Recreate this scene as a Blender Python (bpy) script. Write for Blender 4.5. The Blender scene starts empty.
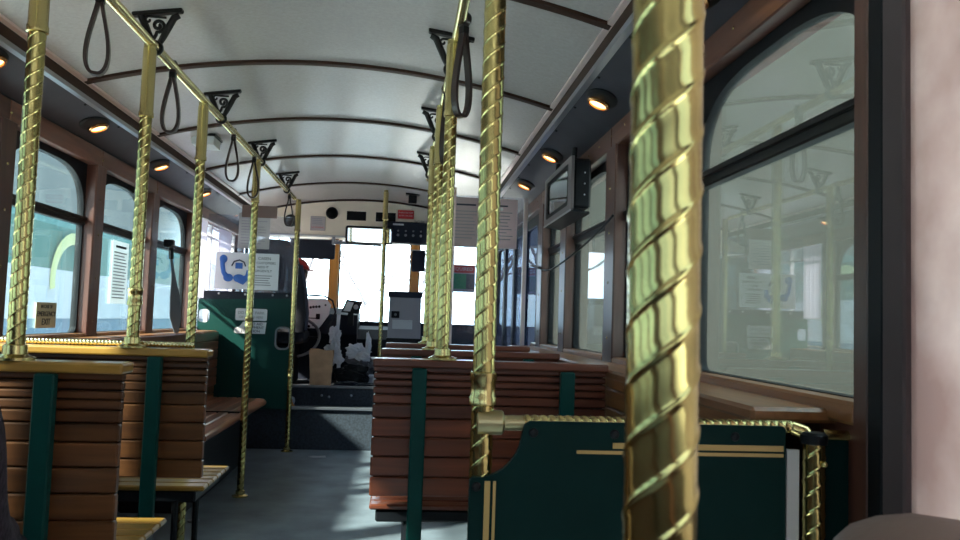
import bpy, bmesh, math, random
from mathutils import Vector, Matrix, noise
random.seed(7)
C = bpy.context.scene.collection
PI = math.pi

# ------------------------------------------------------------------ materials
def nodes_of(m):
    m.use_nodes = True
    nt = m.node_tree
    return nt, nt.nodes, nt.links

def mat(name, col, rough=.5, metal=0., var=.0, scale=8., bump=0., bscale=60., coat=0., spec=.5, stretch=None):
    m = bpy.data.materials.new(name)
    nt, N, L = nodes_of(m)
    b = N['Principled BSDF']
    b.inputs['Base Color'].default_value = (*col, 1)
    b.inputs['Roughness'].default_value = rough
    b.inputs['Metallic'].default_value = metal
    b.inputs['Coat Weight'].default_value = coat
    b.inputs['Specular IOR Level'].default_value = spec
    if var or bump:
        tc = N.new('ShaderNodeTexCoord')
        mp = N.new('ShaderNodeMapping')
        L.new(tc.outputs['Object'], mp.inputs['Vector'])
        if stretch: mp.inputs['Scale'].default_value = stretch
    if var:
        nz = N.new('ShaderNodeTexNoise'); nz.inputs['Scale'].default_value = scale; nz.inputs['Detail'].default_value = 6
        L.new(mp.outputs[0], nz.inputs['Vector'])
        r = N.new('ShaderNodeMapRange'); r.inputs[1].default_value = .3; r.inputs[2].default_value = .7
        r.inputs[3].default_value = 1 - var; r.inputs[4].default_value = 1 + var
        L.new(nz.outputs['Fac'], r.inputs[0])
        mx = N.new('ShaderNodeVectorMath'); mx.operation = 'SCALE'
        mx.inputs[0].default_value = col
        L.new(r.outputs[0], mx.inputs['Scale'])
        L.new(mx.outputs[0], b.inputs['Base Color'])
    if bump:
        nz2 = N.new('ShaderNodeTexNoise'); nz2.inputs['Scale'].default_value = bscale; nz2.inputs['Detail'].default_value = 4
        L.new(mp.outputs[0], nz2.inputs['Vector'])
        bp = N.new('ShaderNodeBump'); bp.inputs['Strength'].default_value = bump; bp.inputs['Distance'].default_value = .004
        L.new(nz2.outputs['Fac'], bp.inputs['Height']); L.new(bp.outputs[0], b.inputs['Normal'])
    return m

def wood(name, c1, c2, axis=0, rough=.35, coat=.3):
    """varnished wood with grain running along one object axis"""
    m = bpy.data.materials.new(name)
    nt, N, L = nodes_of(m)
    b = N['Principled BSDF']
    tc = N.new('ShaderNodeTexCoord'); mp = N.new('ShaderNodeMapping')
    s = [34, 34, 34]; s[axis] = 2.2
    mp.inputs['Scale'].default_value = s
    L.new(tc.outputs['Object'], mp.inputs['Vector'])
    nz = N.new('ShaderNodeTexNoise'); nz.inputs['Scale'].default_value = 1.; nz.inputs['Detail'].default_value = 5
    nz.inputs['Distortion'].default_value = .6
    L.new(mp.outputs[0], nz.inputs['Vector'])
    cr = N.new('ShaderNodeValToRGB')
    cr.color_ramp.elements[0].position = .32; cr.color_ramp.elements[0].color = (*c1, 1)
    cr.color_ramp.elements[1].position = .7; cr.color_ramp.elements[1].color = (*c2, 1)
    L.new(nz.outputs['Fac'], cr.inputs[0])
    # each board a little lighter or darker than the next
    gi = N.new('ShaderNodeNewGeometry'); r = N.new('ShaderNodeMapRange')
    r.inputs[3].default_value = .7; r.inputs[4].default_value = 1.3
    L.new(gi.outputs['Random Per Island'], r.inputs[0])
    mx = N.new('ShaderNodeVectorMath'); mx.operation = 'SCALE'
    L.new(cr.outputs[0], mx.inputs[0]); L.new(r.outputs[0], mx.inputs['Scale'])
    L.new(mx.outputs[0], b.inputs['Base Color'])
    b.inputs['Roughness'].default_value = rough
    b.inputs['Coat Weight'].default_value = coat; b.inputs['Coat Roughness'].default_value = .15
    return m

def glass(name, tint, ior=1.6, haze=0., hazecol=(.5, .55, .6), rough=0.):
    m = bpy.data.materials.new(name)
    nt, N, L = nodes_of(m)
    N.remove(N['Principled BSDF'])
    out = N['Material Output']
    t = N.new('ShaderNodeBsdfTransparent'); t.inputs[0].default_value = (*tint, 1)
    g = N.new('ShaderNodeBsdfGlossy'); g.inputs['Roughness'].default_value = rough; g.inputs[0].default_value = (.95, .97, 1, 1)
    f = N.new('ShaderNodeFresnel'); gm = N.new('ShaderNodeNewGeometry'); im = N.new('ShaderNodeMapRange')
    im.inputs[3].default_value = ior; im.inputs[4].default_value = 1/ior     # the same reflection on the way out of the pane as on the way in
    L.new(gm.outputs['Backfacing'], im.inputs[0]); L.new(im.outputs[0], f.inputs[0])
    mx = N.new('ShaderNodeMixShader')
    L.new(f.outputs[0], mx.inputs[0]); L.new(g.outputs[0], mx.inputs[2])
    if haze:
        d = N.new('ShaderNodeBsdfDiffuse'); d.inputs[0].default_value = (*hazecol, 1)
        tl = N.new('ShaderNodeBsdfTranslucent'); tl.inputs[0].default_value = (*hazecol, 1)
        ad = N.new('ShaderNodeMixShader'); ad.inputs[0].default_value = .5
        L.new(d.outputs[0], ad.inputs[1]); L.new(tl.outputs[0], ad.inputs[2])
        mh = N.new('ShaderNodeMixShader')
        tc = N.new('ShaderNodeTexCoord'); nz = N.new('ShaderNodeTexNoise'); nz.inputs['Scale'].default_value = 5; nz.inputs['Detail'].default_value = 4
        r = N.new('ShaderNodeMapRange'); r.inputs[1].default_value = .3; r.inputs[2].default_value = .75
        r.inputs[3].default_value = haze * .5; r.inputs[4].default_value = haze * 1.5
        L.new(tc.outputs['Object'], nz.inputs[0]); L.new(nz.outputs['Fac'], r.inputs[0]); L.new(r.outputs[0], mh.inputs[0])
        L.new(t.outputs[0], mh.inputs[1]); L.new(ad.outputs[0], mh.inputs[2])
        L.new(mh.outputs[0], mx.inputs[1])
    else:
        L.new(t.outputs[0], mx.inputs[1])
    L.new(mx.outputs[0], out.inputs[0])
    return m

def emit(name, col, s):
    m = bpy.data.materials.new(name)
    nt, N, L = nodes_of(m)
    N.remove(N['Principled BSDF'])
    e = N.new('ShaderNodeEmission'); e.inputs[0].default_value = (*col, 1); e.inputs[1].default_value = s
    L.new(e.outputs[0], N['Material Output'].inputs[0])
    return m

def paper(name, col, trans=.35, clear=0.):
    m = bpy.data.materials.new(name)
    nt, N, L = nodes_of(m)
    N.remove(N['Principled BSDF'])
    d = N.new('ShaderNodeBsdfDiffuse'); d.inputs[0].default_value = (*col, 1)
    t = N.new('ShaderNodeBsdfTranslucent'); t.inputs[0].default_value = (*col, 1)
    x = N.new('ShaderNodeMixShader'); x.inputs[0].default_value = trans
    L.new(d.outputs[0], x.inputs[1]); L.new(t.outputs[0], x.inputs[2])
    last = x
    if clear:
        tr = N.new('ShaderNodeBsdfTransparent'); y = N.new('ShaderNodeMixShader'); y.inputs[0].default_value = clear
        L.new(x.outputs[0], y.inputs[1]); L.new(tr.outputs[0], y.inputs[2]); last = y
    L.new(last.outputs[0], N['Material Output'].inputs[0])
    return m

BRASS = mat('brass', (.50, .42, .17), .19, 1., var=.12, scale=30)
BRASS_S = mat('polished_brass', (.62, .50, .22), .24, 1.)
BRASS_R = mat('bright_brass_rail', (.82, .72, .42), .22, 1.)
IRON = mat('black_cast_iron', (.007, .006, .006), .45, spec=.2)
LEATHER = mat('dark_leather', (.020, .009, .008), .38, spec=.35, bump=.2, bscale=200)
MAHOG = wood('mahogany', (.10, .022, .011), (.20, .052, .024), 0)
MAHOG_B = wood('brown_slats', (.070, .022, .007), (.17, .060, .018), 0, .42, .15)
HONEY = wood('honey_oak', (.30, .145, .025), (.46, .24, .05), 0, .3, .3)
TRIMW = wood('window_trim_wood', (.065, .022, .015), (.12, .042, .028), 2, .4, .2)
HEADW = wood('header_wood', (.085, .030, .018), (.15, .056, .034), 1, .42, .2)
WAINS = wood('wainscot_wood', (.17, .060, .018), (.30, .12, .04), 1, .38, .2)
BENCHW = wood('bench_planks', (.20, .055, .026), (.36, .12, .06), 1, .3, .4)
ORANGEW = wood('windscreen_post_wood', (.5, .19, .03), (.62, .27, .05), 2, .35, .2)
GREEN = mat('dark_green_paint', (.003, .052, .046), .42, spec=.2, var=.08, scale=20)
GREEN_D = mat('deep_green_panel', (.003, .022, .021), .6, spec=.1, var=.1, scale=12, bump=.05, bscale=160)
GOLD = mat('gold_stripe', (.52, .34, .12), .4)
BLACK = mat('black_rubber', (.006, .006, .008), .5, spec=.15)
BLACKP = mat('black_plastic', (.008, .009, .012), .42, spec=.2)
NAVY = mat('dark_navy_plastic', (.012, .016, .028), .5, spec=.2)
CEIL = mat('ceiling_fabric', (.46, .42, .415), .23, var=.06, scale=70, bump=.22, bscale=110, spec=.75)
RIB = mat('dark_brown_rib', (.040, .018, .012), .5, spec=.15)
COVE = mat('cove_metal', (.060, .060, .078), .45, .3, var=.15, scale=6, spec=.35)
STEEL = mat('brushed_steel', (.42, .42, .47), .3, .9)
PINKSTEEL = mat('anodised_edge_trim', (.80, .64, .62), .35, .5)
CREAM = mat('cream_bulkhead', (.90, .80, .65), .55, var=.03)
FLOORM = mat('rubber_floor', (.17, .195, .23), .36, var=.35, scale=5, bump=.15, bscale=90)
STEPM = mat('step_carpet', (.024, .030, .044), .8, var=.5, scale=60)
GREY = mat('grey_steel_paint', (.20, .20, .22), .45, .2, var=.06)
LGREY = mat('light_grey_plastic', (.55, .55, .56), .5)
WHITEP = mat('white_panel', (.90, .90, .90), .45)
WHITE = paper('white_paper', (.80, .82, .85), .35)
PAPERT = paper('thin_paper', (.72, .70, .70), .5)
PAPERC = paper('clear_sleeve_paper', (.62, .60, .60), .5, .25)
PAPER_LIT = paper('pink_paper_lit', (.76, .60, .62), .4)
PAPER_SHADED = paper('pink_paper_shaded', (.52, .40, .41), .4)  # same pink paper made darker, shade put into its colour; the other is lit
INK = mat('dark_ink', (.03, .035, .06), .7)
INKG = mat('grey_ink', (.28, .28, .31), .7)
BLUE = mat('phone_blue', (.02, .11, .42), .5)
RED = mat('sign_red', (.60, .03, .035), .5)
SGREEN = mat('sign_green', (.01, .32, .13), .5)
STEAL = mat('sign_dark_teal', (.03, .08, .10), .5)
CREAMT = mat('cream_sticker', (.55, .52, .36), .6)
BROWNP = mat('kraft_paper', (.52, .31, .18), .8, var=.12, scale=14, bump=.5, bscale=18)
TAPE = mat('brown_tape', (.16, .10, .09), .5)
MIRROR = mat('mirror_glass', (.9, .92, .95), .03, 1.)
SCREEN = mat('tv_glass', (.10, .13, .12), .06, 0., coat=1.)
TAUPE = mat('taupe_vinyl', (.20, .135, .115), .5, bump=.2, bscale=90)
TAUPEP = mat('taupe_post_paint', (.085, .060, .062), .6, spec=.15)
COAT = mat('dark_plum_coat', (.030, .017, .028), .95, var=.6, scale=70, bump=1., bscale=120)
TROUS = mat('dark_trousers', (.018, .02, .03), .9, var=.2, scale=40)
SKIN = mat('skin', (.50, .28, .20), .5, var=.06, scale=20)
HAIR = mat('dark_hair', (.02, .013, .01), .6, var=.4, scale=50)
REDJ = mat('red_jacket', (.50, .035, .03), .8, var=.2, scale=30)
SEATB = mat('driver_seat_fabric', (.014, .015, .022), .85, var=.2, scale=60)
SEATG = mat('driver_seat_edge', (.10, .10, .14), .8)
WEB = mat('grey_webbing', (.13, .15, .18), .7)
ASPH = mat('pale_concrete', (.80, .79, .77), .9, var=.15, scale=1.2)
VANW = mat('van_white', (.50, .51, .58), .5, spec=.2)
VANT = mat('van_teal', (.05, .16, .15), .5, spec=.2)
VANB = mat('van_blue_grey', (.10, .18, .28), .5, spec=.2)
VANY = mat('van_yellow_swirl', (.55, .56, .28), .5)
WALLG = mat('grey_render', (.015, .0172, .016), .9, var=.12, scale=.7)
ROOFG = mat('grey_roof', (.12, .12, .12), .8)
BARK = mat('pale_bark', (.22, .22, .25), .9, var=.2)
PLASTIC = paper('milky_plastic', (.86, .86, .90), .35)
LENS = emit('halogen_glow', (1., .56, .24), 5.)
G_SIDE = glass('side_window_glass', (.78, .90, .93), 1.38, .025, (.55, .66, .70))
G_DARK = glass('tinted_window_glass', (.80, .86, .84), 1.75, .03, (.50, .58, .54))
G_CLEAR = glass('windscreen_glass', (.93, .95, .96), 1.45)
G_PLEXI = glass('plexiglass', (.86, .88, .93), 1.5, .06, (.5, .55, .7))

def film_mat():
    """pinkish perforated advertising film: printed pale panes on a dusty rose ground, seen from its back"""
    m = bpy.data.materials.new('perforated_rose_film')
    nt, N, L = nodes_of(m); N.remove(N['Principled BSDF'])
    tc = N.new('ShaderNodeTexCoord')
    nz = N.new('ShaderNodeTexNoise'); nz.inputs['Scale'].default_value = 4; nz.inputs['Detail'].default_value = 5
    L.new(tc.outputs['Object'], nz.inputs[0])
    cr = N.new('ShaderNodeValToRGB')
    cr.color_ramp.elements[0].position = .35; cr.color_ramp.elements[0].color = (.42, .29, .265, 1)
    cr.color_ramp.elements[1].position = .68; cr.color_ramp.elements[1].color = (.72, .60, .56, 1)
    L.new(nz.outputs['Fac'], cr.inputs[0])
    d = N.new('ShaderNodeBsdfDiffuse'); t = N.new('ShaderNodeBsdfTranslucent')
    L.new(cr.outputs[0], d.inputs[0]); L.new(cr.outputs[0], t.inputs[0])
    a = N.new('ShaderNodeMixShader'); a.inputs[0].default_value = .6
    L.new(d.outputs[0], a.inputs[1]); L.new(t.outputs[0], a.inputs[2])
    tr = N.new('ShaderNodeBsdfTransparent'); b = N.new('ShaderNodeMixShader'); b.inputs[0].default_value = .22
    L.new(a.outputs[0], b.inputs[1]); L.new(tr.outputs[0], b.inputs[2])
    g = N.new('ShaderNodeBsdfGlossy'); g.inputs['Roughness'].default_value = .15
    c = N.new('ShaderNodeMixShader'); c.inputs[0].default_value = .06
    L.new(b.outputs[0], c.inputs[1]); L.new(g.outputs[0], c.inputs[2])
    L.new(c.outputs[0], N['Material Output'].inputs[0])
    return m
FILM = film_mat()

# ------------------------------------------------------------------ mesh helpers
class MB:
    def __init__(s): s.bm = bmesh.new()
    def box(s, x0, x1, y0, y1, z0, z1, bev=0., seg=1):
        t = bmesh.new()
        bmesh.ops.create_cube(t, size=1)
        for v in t.verts:
            v.co = Vector(((x0+x1)/2 + v.co.x*(x1-x0), (y0+y1)/2 + v.co.y*(y1-y0), (z0+z1)/2 + v.co.z*(z1-z0)))
        if bev: bmesh.ops.bevel(t, geom=t.edges[:], offset=bev, segments=seg, affect='EDGES', profile=.5)
        return s.add(t)
    def add(s, t, M=None):
        me = bpy.data.meshes.new('t'); t.to_mesh(me); t.free()
        if M is not None: me.transform(M)
        s.bm.from_mesh(me); bpy.data.meshes.remove(me); return s
    def mesh(s, me, M=None):
        if M is not None: me.transform(M)
        s.bm.from_mesh(me); bpy.data.meshes.remove(me); return s
    def tube(s, pts, r, n=10, cap=True, closed=False, flat=None):
        """tube along a polyline; r a number or list; flat=(across, thick) makes a strap"""
        pts = [Vector(p) for p in pts]; k = len(pts); rings = []
        prev = None
        for i, p in enumerate(pts):
            a = pts[i-1] if (i or closed) else p; b = pts[(i+1) % k] if (i < k-1 or closed) else p
            d = (b - a).normalized()
            if prev is None:
                up = Vector((0, 0, 1)) if abs(d.z) < .9 else Vector((0, 1, 0))
                u = d.cross(up).normalized()
            else:
                u = (prev - d*prev.dot(d)).normalized()
            prev = u; w = d.cross(u)
            ri = r[i] if isinstance(r, (list, tuple)) else r
            ring = []
            for j in range(n):
                t = 2*PI*j/n
                if flat: ring.append(s.bm.verts.new(p + u*math.cos(t)*flat[0] + w*math.sin(t)*flat[1]))
                else: ring.append(s.bm.verts.new(p + (u*math.cos(t) + w*math.sin(t))*ri))
            rings.append(ring)
        for i in range(k if closed else k-1):
            A, B = rings[i], rings[(i+1) % k]
            for j in range(n): s.bm.faces.new((A[j], A[(j+1) % n], B[(j+1) % n], B[j]))
        if cap and not closed:
            s.bm.faces.new(list(reversed(rings[0]))); s.bm.faces.new(rings[-1])
        return s
    def lathe(s, prof, n=24, M=None):
        """profile of (radius, height) turned round Z"""
        t = bmesh.new(); rings = []
        for (r, z) in prof: rings.append([t.verts.new((r*math.cos(2*PI*j/n), r*math.sin(2*PI*j/n), z)) for j in range(n)])
        for A, B in zip(rings, rings[1:]):
            for j in range(n): t.faces.new((A[j], A[(j+1) % n], B[(j+1) % n], B[j]))
        t.faces.new(list(reversed(rings[0]))); t.faces.new(rings[-1])
        return s.add(t, M)
    def ball(s, c, r, sc=(1, 1, 1), seg=16):
        t = bmesh.new(); bmesh.ops.create_uvsphere(t, u_segments=seg, v_segments=seg//2+2, radius=r)
        return s.add(t, Matrix.Translation(c) @ Matrix.Diagonal((*sc, 1)))
    def prism(s, poly, y0, y1):
        """polygon of (x, z) extruded along Y"""
        A = [s.bm.verts.new((x, y0, z)) for x, z in poly]; B = [s.bm.verts.new((x, y1, z)) for x, z in poly]
        n = len(poly)
        s.bm.faces.new(A); s.bm.faces.new(list(reversed(B)))
        for i in range(n): s.bm.faces.new((A[i], B[i], B[(i+1) % n], A[(i+1) % n]))
        return s
    def xprism(s, poly, x0, x1):
        """polygon of (y, z) extruded along X"""
        A = [s.bm.verts.new((x0, y, z)) for y, z in poly]; B = [s.bm.verts.new((x1, y, z)) for y, z in poly]
        n = len(poly)
        s.bm.faces.new(A); s.bm.faces.new(list(reversed(B)))
        for i in range(n): s.bm.faces.new((A[i], B[i], B[(i+1) % n], A[(i+1) % n]))
        return s

def obj(name, mb, m, parent=None, smooth=False, angle=.6, loc=None):
    me = mb if isinstance(mb, bpy.types.Mesh) else None
    if me is None:
        bmesh.ops.recalc_face_normals(mb.bm, faces=mb.bm.faces[:])
        me = bpy.data.meshes.new(name); mb.bm.to_mesh(me); mb.bm.free()
    o = bpy.data.objects.new(name, me); C.objects.link(o)
    if m is not None and not me.materials: me.materials.append(m)
    if smooth:
        for p in me.polygons: p.use_smooth = True
        me.set_sharp_from_angle(angle=angle)
    if parent is not None: o.parent = parent
    if loc is not None: o.location = loc
    return o

def tag(o, label, cat, group=None, kind=None):
    o['label'] = label; o['category'] = cat
    if group: o['group'] = group
    if kind: o['kind'] = kind
    return o
def thing(name, label, cat, loc=(0, 0, 0), group=None, rz=0.):
    o = bpy.data.objects.new(name, None); C.objects.link(o)
    o.location = loc; o.rotation_euler = (0, 0, rz); o.empty_display_size = .1
    return tag(o, label, cat, group)
def struct(name, mb, m, parent=None, smooth=False):
    o = obj(name, mb, m, parent, smooth)
    if parent is None: o['kind'] = 'structure'
    return o
def sempty(name, loc=(0, 0, 0)):
    o = bpy.data.objects.new(name, None); C.objects.link(o); o.location = loc; o['kind'] = 'structure'; return o
def dup(root, loc, label, group=None):
    r = root.copy(); C.objects.link(r); r.location = loc; r['label'] = label
    if group: r['group'] = group
    for ch in list(root.children):
        c = ch.copy(); C.objects.link(c); c.parent = r
        for g in list(ch.children):
            d = g.copy(); C.objects.link(d); d.parent = c
    return r

def plate(loops, th):
    """flat plate with holes: loops of (u, v), thickness along w; returns a mesh in u,v,w"""
    cu = bpy.data.curves.new('p', 'CURVE'); cu.dimensions = '2D'; cu.fill_mode = 'BOTH'; cu.extrude = th/2
    for lp in loops:
        sp = cu.splines.new('POLY'); sp.points.add(len(lp)-1)
        for p, (u, v) in zip(sp.points, lp): p.co = (u, v, 0, 1)
        sp.use_cyclic_u = True
    o = bpy.data.objects.new('p', cu); C.objects.link(o)
    dg = bpy.context.evaluated_depsgraph_get()
    me = bpy.data.meshes.new_from_object(o.evaluated_get(dg))
    bpy.data.objects.remove(o); bpy.data.curves.remove(cu)
    return me
XZ = Matrix(((1, 0, 0, 0), (0, 0, -1, 0), (0, 1, 0, 0), (0, 0, 0, 1)))   # u->x, v->z, w->-y
YZ = Matrix(((0, 0, 1, 0), (1, 0, 0, 0), (0, 1, 0, 0), (0, 0, 0, 1)))    # u->y, v->z, w->x
def rrect(x0, x1, z0, z1, r, n=5):
    P = []
    for (cx, cz, a) in ((x1-r, z0+r, -90), (x1-r, z1-r, 0), (x0+r, z1-r, 90), (x0+r, z0+r, 180)):
        for i in range(n+1):
            t = math.radians(a + 90*i/n); P.append((cx + r*math.cos(t), cz + r*math.sin(t)))
    return P
def text(body, size, x, y, z, m, parent, rot=(PI/2, 0, 0), align='CENTER', name='lettering', bold=0.):
    cu = bpy.data.curves.new('t', 'FONT'); cu.body = body; cu.size = size; cu.align_x = align; cu.align_y = 'CENTER'
    cu.extrude = .0006; cu.offset = bold; cu.space_line = .95; cu.resolution_u = 3
    o = bpy.data.objects.new('t', cu); C.objects.link(o)
    dg = bpy.context.evaluated_depsgraph_get()
    me = bpy.data.meshes.new_from_object(o.evaluated_get(dg))
    bpy.data.objects.remove(o); bpy.data.curves.remove(cu)
    me.transform(Matrix.Translation((x, y, z)) @ Matrix.Rotation(rot[2], 4, 'Z') @ Matrix.Rotation(rot[0], 4, 'X'))
    return obj(name, me, m, parent)

# ------------------------------------------------------------------ dimensions (metres; X right, Y to the front, Z up)
XL, XR, CX = -1.56, .80, -.381
YB, YF = -2.3, 7.8
ZH0, ZH1 = 1.765, 1.853           # wooden header over the windows
ZS = .915                         # window sill
RZ = 1.968                        # grab rail height
RXL = -.908                       # left rail line
def rxr(y): return .146 - .0062*y # right rail line
def ceil_z(x):
    u = (x - CX)/.989; return 2.0 + .14*(1 - u*u)

# ------------------------------------------------------------------ the setting
struct('floor', MB().box(-1.75, 1.0, YB, 6.5, -.06, 0), FLOORM)
st = MB().box(-1.75, .95, 6.37, 8.0, -.05, .318).box(-1.75, .95, 6.62, 8.0, .31, .468)
steps = struct('trim_1', st, STEPM)
struct('step_nosing', MB().box(-1.5, .2, 6.345, 6.40, .312, .334, .004), STEEL, steps)
struct('step_nosing', MB().box(-1.5, .2, 6.60, 6.64, .462, .482, .004), GREY, steps)

mb = MB(); N = 40
for y0, y1 in ((YB, 7.6),):
    lo, hi = [], []
    for i in range(N+1):
        x = CX - .989 + 1.978*i/N; lo.append((x, ceil_z(x))); hi.append((x, ceil_z(x) + .05))
    mb.prism(lo + hi[::-1], y0, y1)
# the roof outside, so that no sky leaks in above the coves
mb.box(-1.8, 1.05, YB, 8.0, 2.22, 2.26)
struct('ceiling', mb, CEIL, smooth=True)
for k, y in enumerate((-1.5, -.53, .44, 1.42, 2.40, 3.39, 4.36, 5.36, 6.42, 7.36)):
    mb = MB(); lo, hi = [], []
    for i in range(N+1):
        x = CX - .989 + 1.978*i/N; lo.append((x, ceil_z(x) - .012)); hi.append((x, ceil_z(x) + .004))
    mb.prism(lo + hi[::-1], y - .019, y + .019)
    struct('trim_%d' % (k+2), mb, RIB)

def cove(side):
    s = -1 if side == 'left' else 1
    X = lambda w: CX + s*w
    mb = MB()
    P = [(X(1.21), 1.850), (X(1.008), 1.936), (X(1.008), 1.950), (X(1.21), 1.99)]
    mb.prism(P, YB, 7.45)
    o = struct('trim_%d' % (20 if s < 0 else 21), mb, COVE)
    struct('cove_edge', MB().prism([(X(1.022), 1.928), (X(.998), 1.930), (X(.994), 1.946), (X(1.018), 1.948)], YB, 7.45), STEEL, o)
    struct('cove_upright', MB().prism([(X(1.012), 1.945), (X(1.002), 1.945), (X(.986), 2.02), (X(1.0), 2.02)], YB, 7.45), RIB, o)
    struct('ceiling_edge_strip', MB().prism([(X(.998), 1.985), (X(.976), 1.993), (X(.976), 2.003), (X(1.0), 2.003)], YB, 7.45), PINKSTEEL, o)
    sc = MB()
    for k in range(18):
        y = .3 + k*.4
        sc.ball((X(1.03), y, 1.926), .006, seg=8)
    struct('cove_screw', sc, BLACK, o)
    return o
cove('left'); cove('right')

def arch_loop(y0, y1, z0, z1, n=48, k=3.0):
    """window opening: arched top, tight rounded bottom corners"""
    yc, a = (y0+y1)/2, (y1-y0)/2; P = []; zc = z1 - .26
    for i in range(n+1):
        t = PI*i/n
        c, s = math.cos(t), math.sin(t)
        P.append((yc + a*math.copysign(abs(c)**(2/k), c), zc + (z1-zc)*abs(s)**(2/k)))
    r = .035
    for (cy, ang) in ((y0+r, 180), (y1-r, 270)):
        for i in range(5):
            t = math.radians(ang + 90*i/4); P.append((cy + r*math.cos(t), z0 + r + r*math.sin(t)))
    return P
def window(n, side, y0, y1, gm, z0=ZS, zmid=1.475):
    s = -1 if side == 'left' else 1
    xf = (XL if s < 0 else XR) + s*.065           # glass plane, set back from the pillar faces
    w = sempty('window_%d' % n, (xf, y0, z0))
    M = Matrix.Translation((-xf, -y0, -z0))
    e = .012
    me = plate([[(y0-.005, z0-.01), (y1+.005, z0-.01), (y1+.005, ZH0+.02), (y0-.005, ZH0+.02)], arch_loop(y0+e, y1-e, z0+.014, ZH0-.03)], .03)
    me.transform(M @ Matrix.Translation((xf, 0, 0)) @ YZ)
    obj('frame', me, BLACK, w)
    fr = MB().box(xf-.018-s*.004, xf+.018-s*.004, y0, y1, zmid-.017, zmid+.017, .004)
    fr.box(xf-.010-s*.02, xf+.010-s*.02, y0, y1, zmid+.008, zmid+.026, .003)
    o = obj('middle_rail', fr, IRON, w); o.data.transform(M)
    for nm, a, b in (('lower_pane', z0, zmid), ('upper_pane', zmid, ZH0)):
        p = obj(nm, MB().box(xf-.003, xf+.003, y0, y1, a, b), gm, w); p.data.transform(M)
    sl = MB().box(min(xf-s*.065, xf), max(xf-s*.065, xf), y0, y1, z0-.03, z0+.012, .006)
    o = obj('sill', sl, WAINS, w); o.data.transform(M)
    return w

LP = [-1.36, -.46, .44, 1.40, 2.20, 3.13, 4.07, 4.96, 5.88]       # rear edges of the left pillars; two out of view moved to shade the left seats
LW = .125
RP = [1.20, 2.26, 3.02, 3.97, 4.68]; RW = .15                     # and of the right ones
# left wall
mb = MB()
mb.box(XL-.17, XL-.02, YB, 7.8, -.05, ZS-.005)
mb.box(XL-.17, XL-.03, YB, 7.8, ZH0+.015, 2.24)
mb.box(XL-.17, XL-.05, YB, LP[0], .5, 1.85); mb.box(XL-.17, XL-.02, 7.5, 7.8, .5, 2.0)
wl = struct('wall_left', mb, TRIMW)
mb = MB()
for y in LP: mb.box(XL-.070, XL, y, y+LW, ZS-.03, ZH0+.01, .006)
struct('pillar_facing', mb, TRIMW, wl)
hd = MB(); prev = YB
for y in [a + LW/2 for a in LP] + [7.46]:
    hd.box(XL-.05, XL-.002, prev+.002, y-.002, ZH0, ZH1, .004); prev = y
struct('header_board', hd, HEADW, wl)
sc = MB()
for y in LP:
    for z in (.99, 1.2, 1.42, 1.6, 1.8): sc.ball((XL+.001, y+LW/2, z), .006, (.4, 1, 1), seg=8)
struct('screw_head', sc, BRASS_S, wl)
mb = MB(); z = .905
for h in (.07, .075, .075, .08, .08, .09, .09, .1, .1, .1):
    mb.box(-1.475, -1.445, 1.3, 6.28, z-h+.004, z-.03 if z > .9 else z, .004); z -= h
mb.box(XL-.05, -1.44, YB, 6.28, .885, .91, .006)
struct('wainscot', mb, WAINS, wl)
n = 1
for a, b in zip(LP, LP[1:]):
    window(n, 'left', a+LW, b, G_SIDE); n += 1
# driver's side window, thin framed and bright
w = sempty('window_%d' % n, (XL-.06, 6.02, ZS)); n += 1
M = Matrix.Translation((-(XL-.06), -6.02, -ZS))
def wp(name, mb, m):
    o = obj(name, mb, m, w); o.data.transform(M); return o
wp('pane', MB().box(XL-.063, XL-.057, 6.02, 7.5, ZS, ZH0+.02), G_CLEAR)
fr = MB()
for y in (6.03, 6.62, 7.10, 7.48): fr.box(XL-.075, XL-.045, y-.012, y+.012, ZS, ZH0+.02)
for zz in (ZS+.015, 1.16, 1.66, ZH0): fr.box(XL-.072, XL-.048, 6.02, 7.5, zz-.008, zz+.008)
wp('frame', fr, LGREY)
hg = MB()
for zz in (1.10, 1.22, 1.36, 1.50, 1.66): hg.box(XL-.045, XL-.02, 6.30, 6.38, zz-.012, zz+.012, .004)
wp('hinge', hg, BLACK)
cu = MB()
P = []
for i in range(41):
    t = i/40; P.append((XL-.02 + .014*math.sin(t*34), 6.75 + .42*t))
for i in range(40):
    (xa, ya), (xb, yb) = P[i], P[i+1]
    vs = [cu.bm.verts.new(p) for p in ((xa, ya, 1.05), (xb, yb, 1.05), (xb, yb, 1.76), (xa, ya, 1.76))]
    cu.bm.faces.new(vs)
tag(obj('window_curtain', cu, paper('lilac_curtain', (.66, .64, .76), .5), smooth=True), 'pale lilac curtain gathered at the far end of the bright driver side window', 'curtain')

cu = MB(); P = []  # extra curtain, added to block the sun that fell on the phone sign
for i in range(31):
    t_ = i/30; P.append((XL-.012 + .012*math.sin(t_*26), 6.03 + .27*t_))
for (xa, ya), (xb, yb) in zip(P, P[1:]):
    vs = [cu.bm.verts.new(p) for p in ((xa, ya, 1.16), (xb, yb, 1.16), (xb, yb, 1.76), (xa, ya, 1.76))]
    cu.bm.faces.new(vs)
tag(obj('window_curtain', cu, bpy.data.materials['lilac_curtain'], smooth=True), 'added pale curtain keeping sun off the phone sign, near end of driver side window', 'curtain')

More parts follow.
